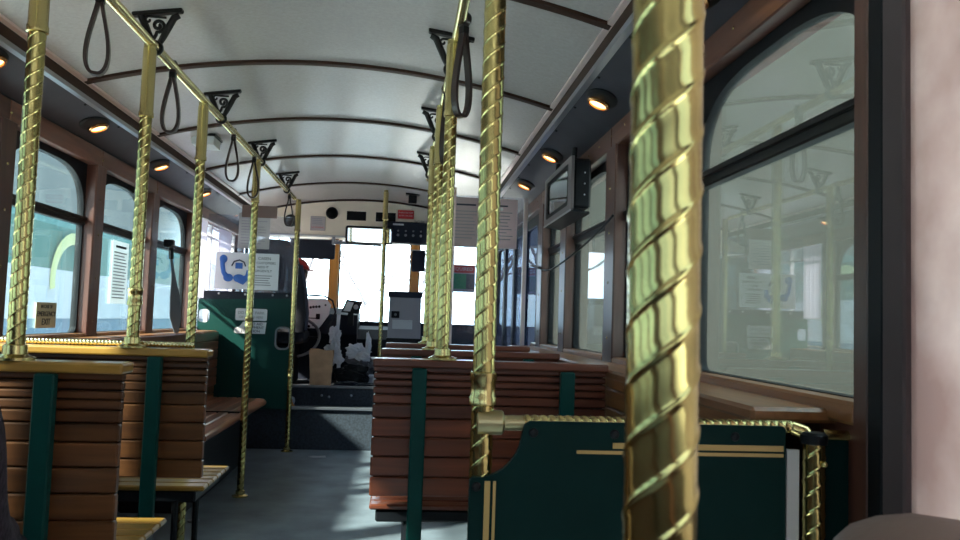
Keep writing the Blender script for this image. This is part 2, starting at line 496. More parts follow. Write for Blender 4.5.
# right wall
mb = MB()
mb.box(XR+.02, XR+.17, RP[0], 5.0, -.05, ZS-.005)
mb.box(XR+.03, XR+.17, YB, 7.8, ZH0+.015, 2.24)
mb.box(XR+.02, XR+.17, YB, .0, -.05, ZS-.005); mb.box(XR+.02, XR+.17, 7.5, 7.8, .0, 2.0)
mb.box(XR+.05, XR+.17, YB, YB+.5, .5, 1.85)
wr = struct('wall_right', mb, TRIMW)
mb = MB()
for y in RP[1:]: mb.box(XR, XR+.070, y, y+RW, ZS-.03, ZH0+.01, .006)
mb.box(XR, XR+.13, 1.309, 1.355, .0, 1.9, .004)
struct('pillar_facing', mb, TRIMW, wr)
struct('door_post_gasket', MB().box(XR-.001, XR+.13, 1.266, 1.308, 0, 2.0, .003), BLACK, wr)
struct('door_post', MB().box(XR-.002, XR+.13, 1.205, 1.265, 0, 1.835, .004), TAUPEP, wr)
hd = MB(); prev = YB
for y in [-.4, .44, 1.27, 2.335, 3.1, 4.05, 4.76, 7.46]:
    hd.box(XR+.002, XR+.05, prev+.002, y-.002, ZH0, ZH1, .004); prev = y
struct('header_board', hd, HEADW, wr)
sc = MB()
for y in RP[1:]:
    for z in (1.0, 1.22, 1.42, 1.6): sc.ball((XR-.001, y+RW/2, z), .006, (.4, 1, 1), seg=8)
for k in range(24): sc.ball((XR+.001, .3+k*.2, 1.815), .005, (.4, 1, 1), seg=8)
struct('screw_head', sc, BRASS_S, wr)
mb = MB(); z = .900
for h in (.055, .06, .065, .065, .08, .09, .09, .1, .1, .1):
    mb.box(.662, .69, 1.46, 4.95, z-h+.004, z, .004); z -= h
struct('wainscot', mb, WAINS, wr)
mb = MB().box(.652, XR+.06, 1.44, 4.95, .878, .906, .007)
struct('window_ledge', mb, WAINS, wr)
for a, b in zip(RP, RP[1:]):
    window(n, 'right', a+RW, b, G_DARK); n += 1
window(n, 'right', RP[-1]+RW, 5.02, G_DARK); n += 1
# rear door with rose film, beside the camera
d = sempty('door_1', (XR+.06, .62, 0))
def dp(name, mb, m):
    o = obj(name, mb, m, d) if not isinstance(mb, bpy.types.Mesh) else obj(name, mb, m, d)
    o.data.transform(Matrix.Translation((-(XR+.06), -.62, 0))); return o
me = plate([[(.02, .0), (1.21, .0), (1.21, 1.86), (.02, 1.86)], arch_loop(.62, 1.2, .16, 1.79, k=4), arch_loop(.06, .58, .16, 1.79, k=4)], .03)
me.transform(Matrix.Translation((XR+.033, 0, 0)) @ YZ); dp('leaf', me, BLACK)
dp('film_pane', MB().box(XR+.010, XR+.016, .03, 1.204, .15, 1.8), FILM)
# front bifold door
G_DOOR = glass('front_door_glass', (.34, .40, .52), 1.02, .12, (.14, .17, .30))
d = sempty('door_2', (XR+.06, 6.2, 0))
me = plate([[(5.03, 0), (7.48, 0), (7.48, ZH0+.03), (5.03, ZH0+.03)]] + [rrect(a, a+.50, .25, 1.70, .05) for a in (5.12, 5.70, 6.30, 6.90)], .035)
me.transform(Matrix.Translation((XR+.06-(XR+.06), -6.2, 0)) @ YZ); obj('leaf', me, BLACK, d)
obj('pane', MB().box(-.004, .004, 5.08-6.2, 7.45-6.2, .2, 1.75), G_DOOR, d)

# front bulkhead over the windscreen, and the wall below it
P = [(-1.56, 1.80), (.80, 1.80), (.80, 1.86)]
top = []
for i in range(N+1):
    x = CX + .989 - 1.978*i/N; top.append((x, ceil_z(x) + .01))
mb = MB().prism(P + [(.63, 1.95)] + top + [(-1.39, 1.95), (-1.56, 1.86)], 7.45, 7.83)
wf = struct('wall_front', mb, CREAM)
struct('lower_panel', MB().box(-1.7, .95, 7.80, 7.95, 0, .99), NAVY, wf)
struct('bulkhead_lip', MB().box(-1.56, .80, 7.43, 7.47, 1.785, 1.803, .004), LGREY, wf)
for k, (a, b) in enumerate(((-1.56, -.757), (-.67, .032), (.11, .80))):
    w = sempty('window_%d' % n, ((a+b)/2, 7.84, 1.0)); n += 1
    obj('pane', MB().box(a-(a+b)/2, b-(a+b)/2, -.004, .004, 0, .82), G_CLEAR, w)
    me = plate([[(a-(a+b)/2-.02, -.02), (b-(a+b)/2+.02, -.02), (b-(a+b)/2+.02, .85), (a-(a+b)/2-.02, .85)], rrect(a-(a+b)/2+.01, b-(a+b)/2-.01, .01, .82, .06)], .02)
    me.transform(XZ); obj('frame', me, BLACK, w)
struct('windscreen_post', MB().box(-.757, -.67, 7.74, 7.82, .98, 1.80, .006), ORANGEW, wf)
struct('windscreen_post', MB().box(.032, .11, 7.74, 7.82, .98, 1.80, .006), ORANGEW, wf)
# rear wall with a wide window
me = plate([[(-1.72, 0), (.95, 0), (.95, 2.24), (-1.72, 2.24)], rrect(-1.35, .58, .95, 1.8, .12)], .06)
me.transform(Matrix.Translation((0, YB, 0)) @ XZ); wb = struct('wall_rear', me, TRIMW)
w = sempty('window_%d' % n, (CX, YB, .95)); n += 1
obj('pane', MB().box(-.98, .98, -.003, .003, 0, .86), G_CLEAR, w)

# ------------------------------------------------------------------ cove lamps
def make_lamp(s, y, label):
    w = 1.085; x = CX + s*w; z = 1.850 + (1.21-w)/.202*.086 - .001
    t = thing('cove_lamp', label, 'lamp', (x, y, z), 'cove lamps along both sides of the ceiling')
    tilt = Matrix.Rotation(s*math.atan2(.086, .202), 4, 'Y')
    a = MB().lathe([(.075, 0), (.075, -.004), (.066, -.008), (.05, -.008)], 32, tilt @ Matrix.Translation((0, -.035 if s < 0 else -.03, 0)) @ Matrix.Diagonal((.8, 1.35, 1, 1)))
    obj('bezel', a, BLACKP, t, True)
    b = MB().lathe([(.046, -.004), (.046, -.016), (.040, -.022), (.034, -.020), (.034, -.006)], 28, tilt)
    obj('brass_ring', b, mat('copper_ring', (.62, .30, .12), .25, 1.) if 'copper_ring' not in bpy.data.materials else bpy.data.materials['copper_ring'], t, True)
    c = MB().lathe([(.001, -.018), (.034, -.014), (.034, -.007)], 24, tilt)
    obj('lens', c, LENS, t, True)
    return t
ordL = ['nearest', 'second', 'third', 'fourth', 'farthest']
for k, y in enumerate((1.87, 2.84, 3.79, 4.75, 5.76)):
    make_lamp(-1, y, 'glowing round lamp in the left cove, %s of the left row' % ordL[k])
for k, y in enumerate((1.92, 2.91, 3.93, 4.80)):
    make_lamp(1, y, 'glowing round lamp in the right cove, %s of the right row' % ['nearest', 'second', 'third', 'farthest'][k])

# ------------------------------------------------------------------ brass poles
def twist_mesh(name, length, R=.0200, lead=.100, starts=3, step=8, amp=.0008, sig=.13, fine=7, coarse=6):
    """tube with raised helical beads: one cross-section turned as it climbs, so every bead runs clean along the mesh"""
    ang = []
    for q in range(starts):
        c = 2*PI*q/starts; half = PI/starts
        for i in range(-fine//2 + 1, fine//2 + 1): ang.append(c + sig*.62*i)
        lo, hi = c + sig*.62*(fine//2 + .6), c + 2*half - sig*.62*(fine//2 + .2)
        for i in range(coarse): ang.append(lo + (hi-lo)*i/(coarse-1))
    ang.sort(); prof = []
    for t in ang:
        d = min(abs((t - 2*PI*q/starts + PI) % (2*PI) - PI) for q in range(starts))
        prof.append(R + amp*math.exp(-(d/sig)**2))
    k = max(2, int(length/lead*360/step)); bm = bmesh.new(); rings = []; n = len(ang)
    for i in range(k+1):
        z = length*i/k; ro = 2*PI*z/lead
        rings.append([bm.verts.new((r*math.cos(t+ro), r*math.sin(t+ro), z)) for t, r in zip(ang, prof)])
    for A, B in zip(rings, rings[1:]):
        for j in range(n): bm.faces.new((A[j], A[(j+1) % n], B[(j+1) % n], B[j]))
    bm.faces.new(list(reversed(rings[0]))); bm.faces.new(rings[-1])
    me = bpy.data.meshes.new(name); bm.to_mesh(me); bm.free()
    for p in me.polygons: p.use_smooth = len(p.vertices) < 6
    me.materials.append(BRASS)
    return me
M_FLOOR = twist_mesh('shaft', 2.085, step=6)
M_SEAT = twist_mesh('shaft', RZ - .932, step=10)
M_LOW = twist_mesh('shaft', RZ - .012, step=14, fine=5, coarse=5)
M_PLAT = twist_mesh('shaft', 1.664, R=.018, step=18, fine=5, coarse=4)
M_STUB = twist_mesh('shaft', .858)
FLANGE = MB().lathe([(.046, 0), (.046, .006), (.034, .010), (.027, .014), (.026, .034), (.022, .036)], 24)
FLANGE = obj('base_flange', FLANGE, BRASS_S, None, True).data
COLL = obj('collar', MB().lathe([(.020, -.03), (.0245, -.028), (.0245, -.016), (.0225, -.012), (.0225, .012), (.0245, .016), (.0245, .028), (.020, .03)], 24), BRASS_S, None, True).data
TOPC = obj('top_socket', MB().lathe([(.020, -.235), (.0245, -.233), (.0245, -.218), (.0222, -.214), (.0222, .0), (.020, .004)], 24), BRASS_S, None, True).data
for o in [o for o in C.objects if o.name.startswith(('base_flange', 'collar', 'top_socket')) and o.parent is None]: bpy.data.objects.remove(o)
def pole(x, y, z0, me, label, collars=(), top=True, lean=0.):
    t = thing('grab_pole', label, 'pole', (x, y, z0), 'brass grab poles')
    t.rotation_euler[1] = lean
    obj('shaft', me, None, t)
    obj('base_flange', FLANGE, None, t)
    h = max(v.co.z for v in me.vertices)
    for c in collars: obj('collar', COLL, None, t, loc=(0, 0, c))
    if top: obj('top_socket', TOPC, None, t, loc=(0, 0, h-.02))
    return t
SZ = .924
pole(.143, .43, 0, M_FLOOR, 'thick twisted brass pole closest to the camera, large at centre right', (), False)
pole(.143, 1.42, 0, M_FLOOR, 'twisted brass pole at the left end of the dark green panel', (.93,), False)
pole(RXL, 1.953, SZ, M_SEAT, 'twisted brass pole farthest left, on the nearest left seat back')
pole(RXL, 2.753, SZ, M_SEAT, 'twisted brass pole second from left, on the second left seat back', (.17,))
pole(RXL, 3.476, 0, M_LOW, 'twisted brass pole third from left, rising behind the second left seat back')
pole(RXL, 4.72, 0, M_LOW, 'brass pole standing on the floor in front of the long side bench', (1.0,))
pole(-.872, 6.27, 0, M_LOW, 'thin brass pole at the right edge of the green driver partition', (.6,))
pole(-.205, 6.70, .468, M_PLAT, 'slim brass pole on the driver platform in front of the windscreen', (), True)
pole(.121, 2.522, SZ, M_SEAT, 'twisted brass pole on the nearest right seat back, front of the trio')
pole(.117, 3.322, SZ, M_SEAT, 'twisted brass pole on the middle right seat back, second of the trio')
pole(.113, 4.122, SZ, M_SEAT, 'twisted brass pole on the farthest right seat back, left of the trio')

# horizontal rope-twist rails
def rail(name, a, b, label):
    a, b = Vector(a), Vector(b); L = (b-a).length
    me = twist_mesh('rail_bar', L, R=.0150, lead=.036, starts=3, step=30, amp=.0016, sig=.3, fine=5, coarse=4)
    me.materials[0] = BRASS_R
    t = thing(name, label, 'handrail', a); q = (b-a).to_track_quat('Z', 'X').to_matrix().to_4x4()
    me.transform(q); obj('rail_bar', me, None, t)
    for e_ in (b-a, (0, 0, 0)): obj('end_cap', MB().ball(e_, .017, seg=12), BRASS_R, t, True)
    return t
rail('overhead_rail', (RXL, .6, RZ), (RXL, 6.28, RZ), 'long twisted brass overhead handrail on the left under the ceiling')
rail('overhead_rail', (rxr(.35), .5, RZ), (rxr(4.9), 5.15, RZ), 'twisted brass overhead handrail on the right, running over the seat poles')

# scrolled iron brackets
def make_bracket(x, y, label):
    zc = ceil_z(x); h = zc - RZ
    t = thing('rail_bracket', label, 'bracket', (x, y, zc), 'scrolled iron rail brackets')
    sl = -2*.14*(x-CX)/.989**2
    mp = MB().box(-.085, .085, -.016, .016, -.014, .002, .004)
    for v in mp.bm.verts: v.co.z += sl*v.co.x
    obj('mounting_plate', mp, IRON, t)
    f = MB()
    for s in (-1, 1):
        f.tube([(s*.075, 0, -.012), (s*.056, 0, -.022), (s*.040, 0, -h*.42), (s*.022, 0, -h*.72), (s*.013, 0, -h+.018)], [.010, .013, .013, .012, .010], 8)
    obj('bracket_arm', f, IRON, t, True)
    g = MB(); pts = []
    for i in range(26):
        a = -PI*.55 + i*.36; r = .004 + .020*(1 - i/25)
        pts.append((.004 + r*math.cos(a), 0, -h*.40 + r*math.sin(a)))
    g.tube([(-.012, 0, -h*.8), (-.002, 0, -h*.66)] + pts, .0066, 8)
    pts = []
    for i in range(14):
        a = PI*.5 + i*.4; r = .003 + .010*(1 - i/13)
        pts.append((-.030 + r*math.cos(a), 0, -.034 + r*math.sin(a)))
    g.tube([(.03, 0, -.022), (-.01, 0, -.022)] + pts, .0045, 8)
    obj('scroll', g, IRON, t, True)
    rg = MB().tube([(.021*math.cos(a*PI/8), 0, -h + .021*math.sin(a*PI/8)) for a in range(16)], .006, 8, closed=True)
    for v in rg.bm.verts: v.co.y *= 2.2
    obj('rail_ring', rg, IRON, t, True)
    return t
for k, y in enumerate((1.82, 2.81, 3.80, 4.85, 5.89)):
    make_bracket(RXL, y, ['black scroll bracket of the left rail above the passenger, out at the left edge', 'black scroll bracket at the top of the second pole from left', 'black scroll bracket of the left rail, between the second and third rib', 'black scroll bracket of the left rail, above the floor pole by the bench', 'black scroll bracket of the left rail nearest the driver partition'][k])
for k, y in enumerate((2.85, 3.93, 5.0)):
    make_bracket(rxr(y), y, ['black scroll bracket of the right rail, nearest and largest there', 'black scroll bracket of the right rail, middle one of three', 'black scroll bracket of the right rail, farthest and smallest'][k])

# hanging leather straps
def make_strap(x, y, label, turn=0., h=.25, w=.034):
    t = thing('strap_handle', label, 'strap', (x, y, RZ), 'hanging leather grab straps', turn)
    pts = []
    n = 40
    for i in range(n):
        a = 2*PI*i/n
        u = (1 - math.cos(a))/2                      # 0 at top, 1 at bottom
        pts.append((w*math.sin(a)*(u**.9)*1.15 + .004*math.copysign(1, math.sin(a)), 0, -.03 - (h-.03)*u))
    lp = MB(); k = len(pts); rings = []
    for i, p in enumerate(pts):
        a, b = Vector(pts[i-1]), Vector(pts[(i+1) % k]); d = (b-a).normalized(); nr = Vector((d.z, 0, -d.x))
        c = Vector(p)
        rings.append([lp.bm.verts.new(c + nr*.0048*sx + Vector((0, .011*sy, 0))) for sx, sy in ((-1, -1), (1, -1), (1, 1), (-1, 1))])
    for i in range(k):
        A, B = rings[i], rings[(i+1) % k]
        for j in range(4): lp.bm.faces.new((A[j], A[(j+1) % 4], B[(j+1) % 4], B[j]))
    obj('loop', lp, LEATHER, t)
    rg = MB().tube([(.0, .020*math.cos(a*PI/8), .020*math.sin(a*PI/8)) for a in range(16)], .005, 8, closed=True)
    for v in rg.bm.verts: v.co.x *= 2.4
    obj('rail_sleeve', rg, LEATHER, t, True)
    obj('buckle', MB().box(-.012, .012, -.013, .013, -.045, -.020, .003), IRON, t)
    return t
for k, (y, tr) in enumerate(((2.31, .2), (3.02, .0), (4.08, .1), (4.63, .1), (6.03, .1))):
    make_strap(RXL, y, ['dark leather strap loop left of the second pole, largest at upper left', 'dark leather strap loop hanging just right of the second pole', 'dark leather strap loop hanging between third pole and floor pole', 'dark leather strap loop hanging beside the top of the floor pole', 'dark leather strap loop on the left rail, over the driver partition'][k], tr)
for k, (y, tr) in enumerate(((2.36, .7), (3.10, 1.1), (4.35, 1.0))):
    make_strap(rxr(y)+(.012 if k == 0 else .004), y, ['dark leather strap loop nearest on the right rail', 'dark leather strap loop in the middle of the right rail', 'dark leather strap loop farthest on the right rail'][k], tr, .30)

# ------------------------------------------------------------------ slatted seats
def make_seat(w, posts, slat_m, cap_m, pan_m, label, loc):
    t = thing('slatted_bench_seat', label, 'seat', loc, 'slatted wooden bench seats')
    h = w/2
    mb = MB(); z = SZ - .024
    for sh in (.021, .022, .022, .024, .030, .044, .058, .060, .062, .062):
        dy = .010*math.sin((SZ-z)/.42*PI)
        mb.box(-h, h, -.012-dy, .012-dy, z-sh+.0035, z, .0035); z -= sh
    obj('backrest', mb, slat_m, t)
    obj('back_core', MB().box(-h+.006, h-.006, .002, .016, z+.01, SZ-.02), BLACK, t)
    obj('top_cap', MB().box(-h-.004, h+.004, -.036, .046, SZ-.026, SZ, .006, 2), cap_m, t)
    for px in posts:
        p = obj('back_post', MB().box(px-.023, px+.023, -.050, -.022, .0, SZ-.027, .004), GREEN, t)
    pn = MB(); y = .03
    for k in range(6):
        pn.box(-h, h, y, y+.060, .445, .462, .005); y += .0645
    obj('seat_pan', pn, pan_m, t)
    obj('seat_frame', MB().box(-h+.02, h-.03, .04, .40, .405, .444, .006), BLACKP, t)
    for px in (-h+.12, h-.10):
        for py, lean in ((.06, -.02), (.34, .03)):
            l = obj('leg', MB().tube([(px, py, .41), (px, py, .2), (px, py+lean, .06), (px, py+lean*1.6, .0)], .011, 8), BLACKP, t, True)
    return t
SL = make_seat(.775, (.223, -.30), MAHOG_B, HONEY, HONEY, 'slatted wooden seat at far left with yellow top edge, nearest whole left seat', (-1.0425, 1.953, 0))
for ch in SL.children:
    pass
S2 = dup(SL, (-1.0425, 2.753, 0), 'slatted wooden seat on the left behind the long side bench, second from camera')
S0 = dup(SL, (-1.0425, 1.153, 0), 'slatted wooden seat carrying the passenger in the dark coat')
rl = twist_mesh('edge_rail', .70, R=.009, lead=.024, starts=2, step=30, amp=.001, sig=.3, fine=5, coarse=3)
rl.transform(Matrix.Translation((-.37, .036, SZ+.012)) @ Matrix.Rotation(PI/2, 4, 'Y')); rl.materials[0] = BRASS_R
obj('edge_rail', rl, None, S2)
SR = make_seat(.74, (-.228, .24), MAHOG, MAHOG, MAHOG, 'dark red slatted seat on the right, nearest of the three right seats', (.278, 2.522, 0))
dup(SR, (.278, 3.322, 0), 'dark red slatted seat on the right, middle of the three right seats')
dup(SR, (.278, 4.122, 0), 'dark red slatted seat on the right, farthest of the three, before the grey fare box')

# long side bench
t = thing('side_bench', 'long slatted bench along the left wall facing the aisle, glossy brown planks', 'bench', (-1.2, 4.9, 0))
pn = MB()
for k in range(7):
    x = -.238 + k*.067; e = .92 - .10*max(0, (k-3)/3)**2
    zz = .452 - (.004*(k == 6))
    pn.box(x, x+.064, -.90, e, zz-.020, zz, .006)
obj('seat_planks', pn, BENCHW, t)
obj('front_edge', MB().tube([(.236, -.9, .434), (.236, .78, .434), (.222, .83, .434), (.17, .86, .434)], .020, 12), BENCHW, t, True)
obj('seat_joint', MB().box(-.24, .26, .02, .026, .40, .458), BLACK, t)
bk = MB()
for k in range(6): bk.box(-.243, -.221, -.9, 1.34, .50+k*.068, .50+k*.068+.064, .005)
obj('backrest', bk, BENCHW, t)
obj('wheel_box', MB().box(-.24, .10, -.6, .9, .0, .41, .01), BLACKP, t)
for y in (-.75, 0.35): obj('leg', MB().tube([(.18, y, .43), (.18, y, .02)], .012, 8).lathe([(.03, 0), (.03, .008)], 12, Matrix.Translation((.18, y, 0))), STEEL, t, True)

# ------------------------------------------------------------------ green modesty panel in front of the rear door well
t = thing('modesty_panel', 'dark green panel with gold lines and brass top rail at lower right', 'panel', (.42, 1.40, 0))
PX = lambda x: x - .42
P = [(PX(.122), .12), (PX(.122), .770), (PX(.128), .778), (PX(.168), .778)]
for i in range(11):
    a = math.radians(-85 + 80*i/10); P.append((PX(.130) + .083*math.cos(a), .86 + .083*math.sin(a) - .001))
P += [(PX(.2155), .870), (PX(.225), .877), (PX(.690), .877), (PX(.695), .870), (PX(.695), .12)]
me = plate([P], .016); me.transform(XZ); obj('board', me, GREEN_D, t)
g = MB()
for a, b in ((.148, .158), (.163, .168)): g.box(PX(a), PX(b), -.0105, -.007, .13, .772)
obj('gold_line', g, GOLD, t)
g = MB().box(PX(.31), PX(.690), -.0105, -.007, .822, .828).box(PX(.375), PX(.690), -.0105, -.007, .832, .842)
obj('gold_line', g, GOLD, t)
for x, z in ((.232, .857), (.378, .857), (.134, .762), (.60, .857)):
    obj('bolt_head', MB().ball((PX(x), -.008, z), .0085, (1, .5, 1), 12), BLACKP, t, True)
rl = twist_mesh('top_rail', .50, R=.0125, lead=.045, starts=3, step=20, amp=.0012, sig=.25, fine=5, coarse=3)
rl.transform(Matrix.Translation((PX(.215), .012, .873)) @ Matrix.Rotation(PI/2, 4, 'Y')); rl.materials[0] = BRASS_S
obj('top_rail', rl, None, t)
obj('rail_coupling', MB().lathe([(.016, 0), (.022, .002), (.022, .045), (.019, .048), (.0135, .05), (.0135, .085)], 24, Matrix.Translation((PX(.132), .012, .871)) @ Matrix.Rotation(PI/2, 4, 'Y')), mat('dull_brass', (.50, .42, .24), .35, 1.), t, True)
obj('rail_end', MB().tube([(PX(.715), .012, .873), (PX(.735), .004, .866), (PX(.745), -.01, .845), (PX(.752), -.02, .82)], [.013, .014, .016, .014], 12), BRASS_S, t, True)
obj('side_sheet', MB().box(PX(.699), PX(.722), -.006, .006, .12, .835), LGREY, t)
tp = thing('short_post', 'short twisted brass post with dark cap beside the green panel', 'post', (.745, 1.385, 0))
obj('shaft', M_STUB, None, tp); obj('base_flange', FLANGE, None, tp)
obj('cap', MB().lathe([(.0225, .848), (.0235, .851), (.0235, .864), (.019, .869), (.002, .870)], 24), BLACKP, tp, True)
obj('set_screw', MB().ball((.008, -.022, .815), .006, seg=10), BRASS_S, tp, True)
# fold-down rail on to the wall
t = thing('wall_rail', 'short brass rail on dark panel right of the short post', 'handrail', (.79, 1.375, 0))
obj('bar', MB().tube([(-.018, .03, .862), (.05, .03, .860)], .010, 12), BRASS_S, t, True)
obj('board', MB().box(-.02, .05, .026, .036, .10, .856), GREEN_D, t)

# taupe padded arm rest in the corner
t = thing('padded_armrest', 'taupe rounded padded armrest at the bottom right corner', 'armrest', (.492, .62, 0))
bm = bmesh.new(); bmesh.ops.create_cube(bm, size=1)
bmesh.ops.subdivide_edges(bm, edges=bm.edges[:], cuts=5, use_grid_fill=True)
for v in bm.verts:
    p = v.co*2; q = p.normalized(); k = 3.2
    n_ = (abs(p.x)**k + abs(p.y)**k + abs(p.z)**k)**(1/k)
    p = p/n_
    v.co = Vector((p.x*.13, p.y*.085, .832 + p.z*.05 + .016*math.cos(p.x*2.0 + .9)))
obj('pad', MB().add(bm), TAUPE, t, True, 3.)
obj('support', MB().box(-.03, .03, -.025, .025, 0, .80, .006), BLACKP, t)

# ------------------------------------------------------------------ television, cord, ceiling fixtures
t = thing('television', 'small wall television in silver front and black housing on the right', 'television', (.76, 3.78, 1.57))
obj('housing', MB().box(-.035, .045, -.33, .33, .0, .225, .01), BLACKP, t)
TVF = mat('tv_frame_grey', (.17, .15, .16), .4, .3)
me = plate([rrect(-.34, .34, -.012, .235, .012), rrect(-.272, .292, .018, .212, .02)], .014)
me.transform(Matrix.Translation((-.042, 0, 0)) @ YZ); obj('front_frame', me, TVF, t)
me = plate([rrect(-.273, .293, .017, .213, .02), rrect(-.235, .262, .040, .194, .03)], .010)
me.transform(Matrix.Translation((-.040, 0, 0)) @ YZ); obj('screen_bezel', me, BLACK, t)
obj('screen', MB().box(-.040, -.034, -.24, .28, .035, .20), SCREEN, t)
obj('bottom_tray', MB().prism([(-.046, -.014), (.04, -.026), (.04, -.016), (-.046, -.004)], -.33, .33), BLACKP, t)
obj('tray_edge', MB().box(-.050, -.046, -.34, .34, -.016, -.008), STEEL, t)
obj('wall_bracket', MB().tube([(-.01, -.2, .22), (-.005, -.2, .30)], .012, 8).tube([(-.01, .2, .22), (-.005, .2, .30)], .012, 8), BLACKP, t)
v = MB()
for k in range(3): v.ball((.015, -.331, .06+k*.05), .004, seg=8)
obj('side_screw', v, STEEL, t)
t = MB(); pts = []
for i in range(25):
    u = i/24; pts.append((.775 + .01*math.sin(u*9), 2.95 + 2.0*u, 1.47 - .10*math.sin(u*PI)*(1-.4*u) - .07*u + .018*math.sin(u*7)))
t.tube(pts, .005, 8)
tag(obj('tv_cord', t, BLACK, None, True), 'black cord draped along the right windows below the television', 'cord')

t = thing('ceiling_box', 'small pale boxed fixture with dark rim on ceiling by the left cove', 'fixture', (-1.19, 4.62, ceil_z(-1.19)))
obj('casing', MB().prism([(-.06, -.004), (.07, .035), (.07, -.05), (-.05, -.05)], -.08, .08), LGREY, t)
obj('rim', MB().box(-.065, .08, -.09, .09, -.002, .012), BLACKP, t)
t = thing('ceiling_camera', 'small black box with flange hanging from the front ceiling', 'camera', (.02, 6.75, ceil_z(.02)))
obj('flange', MB().box(-.06, .06, -.04, .04, -.012, .004, .003), BLACKP, t); obj('body', MB().box(-.035, .035, -.03, .03, -.085, -.012, .006), BLACKP, t)

# ------------------------------------------------------------------ window notices, seat strap
def card(name, label, cat, x0, x1, z0, z1, y, m, r=.004, th=.003):
    t = thing(name, label, cat, ((x0+x1)/2, y, z0))
    a, h = (x1-x0)/2, z1-z0
    me = plate([rrect(-a, a, 0, h, r, 3)], th); me.transform(XZ); obj('sheet', me, m, t)
    return t
def lines(t, x0, x1, z0, z1, k, y, m, ragged=.25, th=.35):
    mb = MB(); d = (z1-z0)/k
    for i in range(k):
        e = x1 - (x1-x0)*random.random()*ragged
        mb.box(x0, e, y-.0005, y+.0005, z1-(i+1)*d+d*(1-th)/2, z1-(i+1)*d+d*(1+th)/2)
    return obj('printed_lines', mb, m, t)
xg = XL - .065 + .008
t = thing('window_notice', 'white printed notice sheet taped inside the second left window', 'notice', (xg, 4.62, 1.08))
obj('sheet', MB().box(0, .002, -.125, .125, 0, .35), WHITE, t)
mb = MB()
for i in range(15): mb.box(.002, .003, -.10, .10-.05*random.random(), .03+i*.018, .037+i*.018)
obj('printed_lines', mb, INKG, t)
mb = MB().box(.002, .003, -.08, .08, .312, .325); obj('heading', mb, INK, t)
t = thing('window_sticker', 'cream sticker with dark lettering low in the first left window', 'sticker', (xg, 3.74, .955))
obj('sheet', MB().box(0, .002, -.10, .10, 0, .115), CREAMT, t)
text('EMERGENCY', .032, .003, 0, .062, INK, t, rot=(PI/2, 0, PI/2)); text('EXIT', .042, .003, 0, .026, INK, t, rot=(PI/2, 0, PI/2))
text('IN CASE OF', .022, .003, 0, .095, INK, t, rot=(PI/2, 0, PI/2))
t = thing('hanging_strap', 'grey webbing strap hanging twisted in the third left window', 'strap', (-1.50, 5.15, 1.47))
pts = [(0, 0, 0), (.004, .02, -.10), (.01, .06, -.2), (.015, .10, -.33), (.02, .12, -.46), (.03, .12, -.56)]
mb = MB(); R_ = []
for i, p in enumerate(pts):
    w_ = (.014, .016, .020, .034, .036, .022)[i]; a = (.2, .3, .6, 1.1, 1.3, .6)[i]
    d = Vector((math.sin(a)*.5, math.cos(a), 0)).normalized()*w_
    c = Vector(p); R_.append([mb.bm.verts.new(c-d), mb.bm.verts.new(c+d), mb.bm.verts.new(c+d+Vector((.003, 0, 0))), mb.bm.verts.new(c-d+Vector((.003, 0, 0)))])
for A, B in zip(R_, R_[1:]):
    for j in range(4): mb.bm.faces.new((A[j], A[(j+1) % 4], B[(j+1) % 4], B[j]))
obj('webbing', mb, WEB, t, True)
obj('anchor', MB().box(-.04, .02, -.025, .025, -.02, .03, .006).tube([(0, 0, 0), (.004, .02, -.09)], .016, 10), BLACKP, t)

# ------------------------------------------------------------------ driver partition and its notices
t = thing('driver_partition', 'dark green driver partition with cut-outs and clear upper pane', 'partition', (-1.2, 6.31, .318))
me = plate([[(-.40, 0), (.325, 0), (.325, .86), (-.40, .83)], rrect(-.40+.0, -.312, .655, .755, .03), rrect(.205, .30, .47, .625, .035)], .03)
me.transform(XZ); obj('board', me, mat('partition_green', (.002, .036, .032), .45, spec=.2), t)
me = plate([rrect(.192, .313, .457, .638, .045), rrect(.205, .30, .47, .625, .035)], .036); me.transform(XZ); obj('cut_out_rim', me, GREY, t)
obj('clear_pane', MB().box(-.37, .30, -.003, .003, .83, 1.50), G_PLEXI, t)
obj('lower_frame', MB().box(-.39, .32, -.012, .012, .83, .90, .003), NAVY, t)
for x in (-.25, -.05, .16, .27): obj('bolt_head', MB().ball((x, -.016, .88), .009, seg=8), STEEL, t, True)

t = card('phone_sign', 'white sign with a blue telephone on the driver partition', 'sign', -1.485, -1.002, 1.235, 1.52, 6.285, WHITE)
ph = MB()
# handset: curved, lying to the left of the dial body
ph.tube([(-.185, -.004, .235), (-.188, -.004, .19), (-.178, -.004, .13), (-.145, -.004, .085)], [.024, .018, .017, .022], 10)
ph.ball((-.182, -.004, .232), .030, (1, .15, 1.1)).ball((-.140, -.004, .088), .034, (1.1, .15, .9))
ph.tube([(-.085, -.004, .085), (-.03, -.004, .068), (.008, -.004, .10), (.012, -.004, .15)], [.024, .034, .022, .016], 10)
ph.ball((-.06, -.004, .088), .036, (1.2, .15, .8))
for v in ph.bm.verts: v.co.y = -.004 + (v.co.y+.004)*.12
obj('telephone_picture', ph, BLUE, t, True)
dl = MB(); dl.tube([(-.118+.0, -.003, .18), (-.10, -.003, .215), (-.06, -.003, .228), (-.025, -.003, .212), (-.012, -.003, .18)], .006, 6)
obj('dial_picture', dl, INK, t)
obj('keypad_picture', MB().box(-.09, -.035, -.004, -.002, .160, .205, .001), BLUE, t)
text('CASEN', .032, .13, -.003, .245, INK, t); text('IF CUSTOMERS', .026, .13, -.003, .21, INK, t)
text('NEED IT', .024, .12, -.003, .178, INK, t); text('URGENTLY', .026, .125, -.003, .148, INK, t)
lines(t, .06, .20, .03, .12, 5, -.0025, INKG)

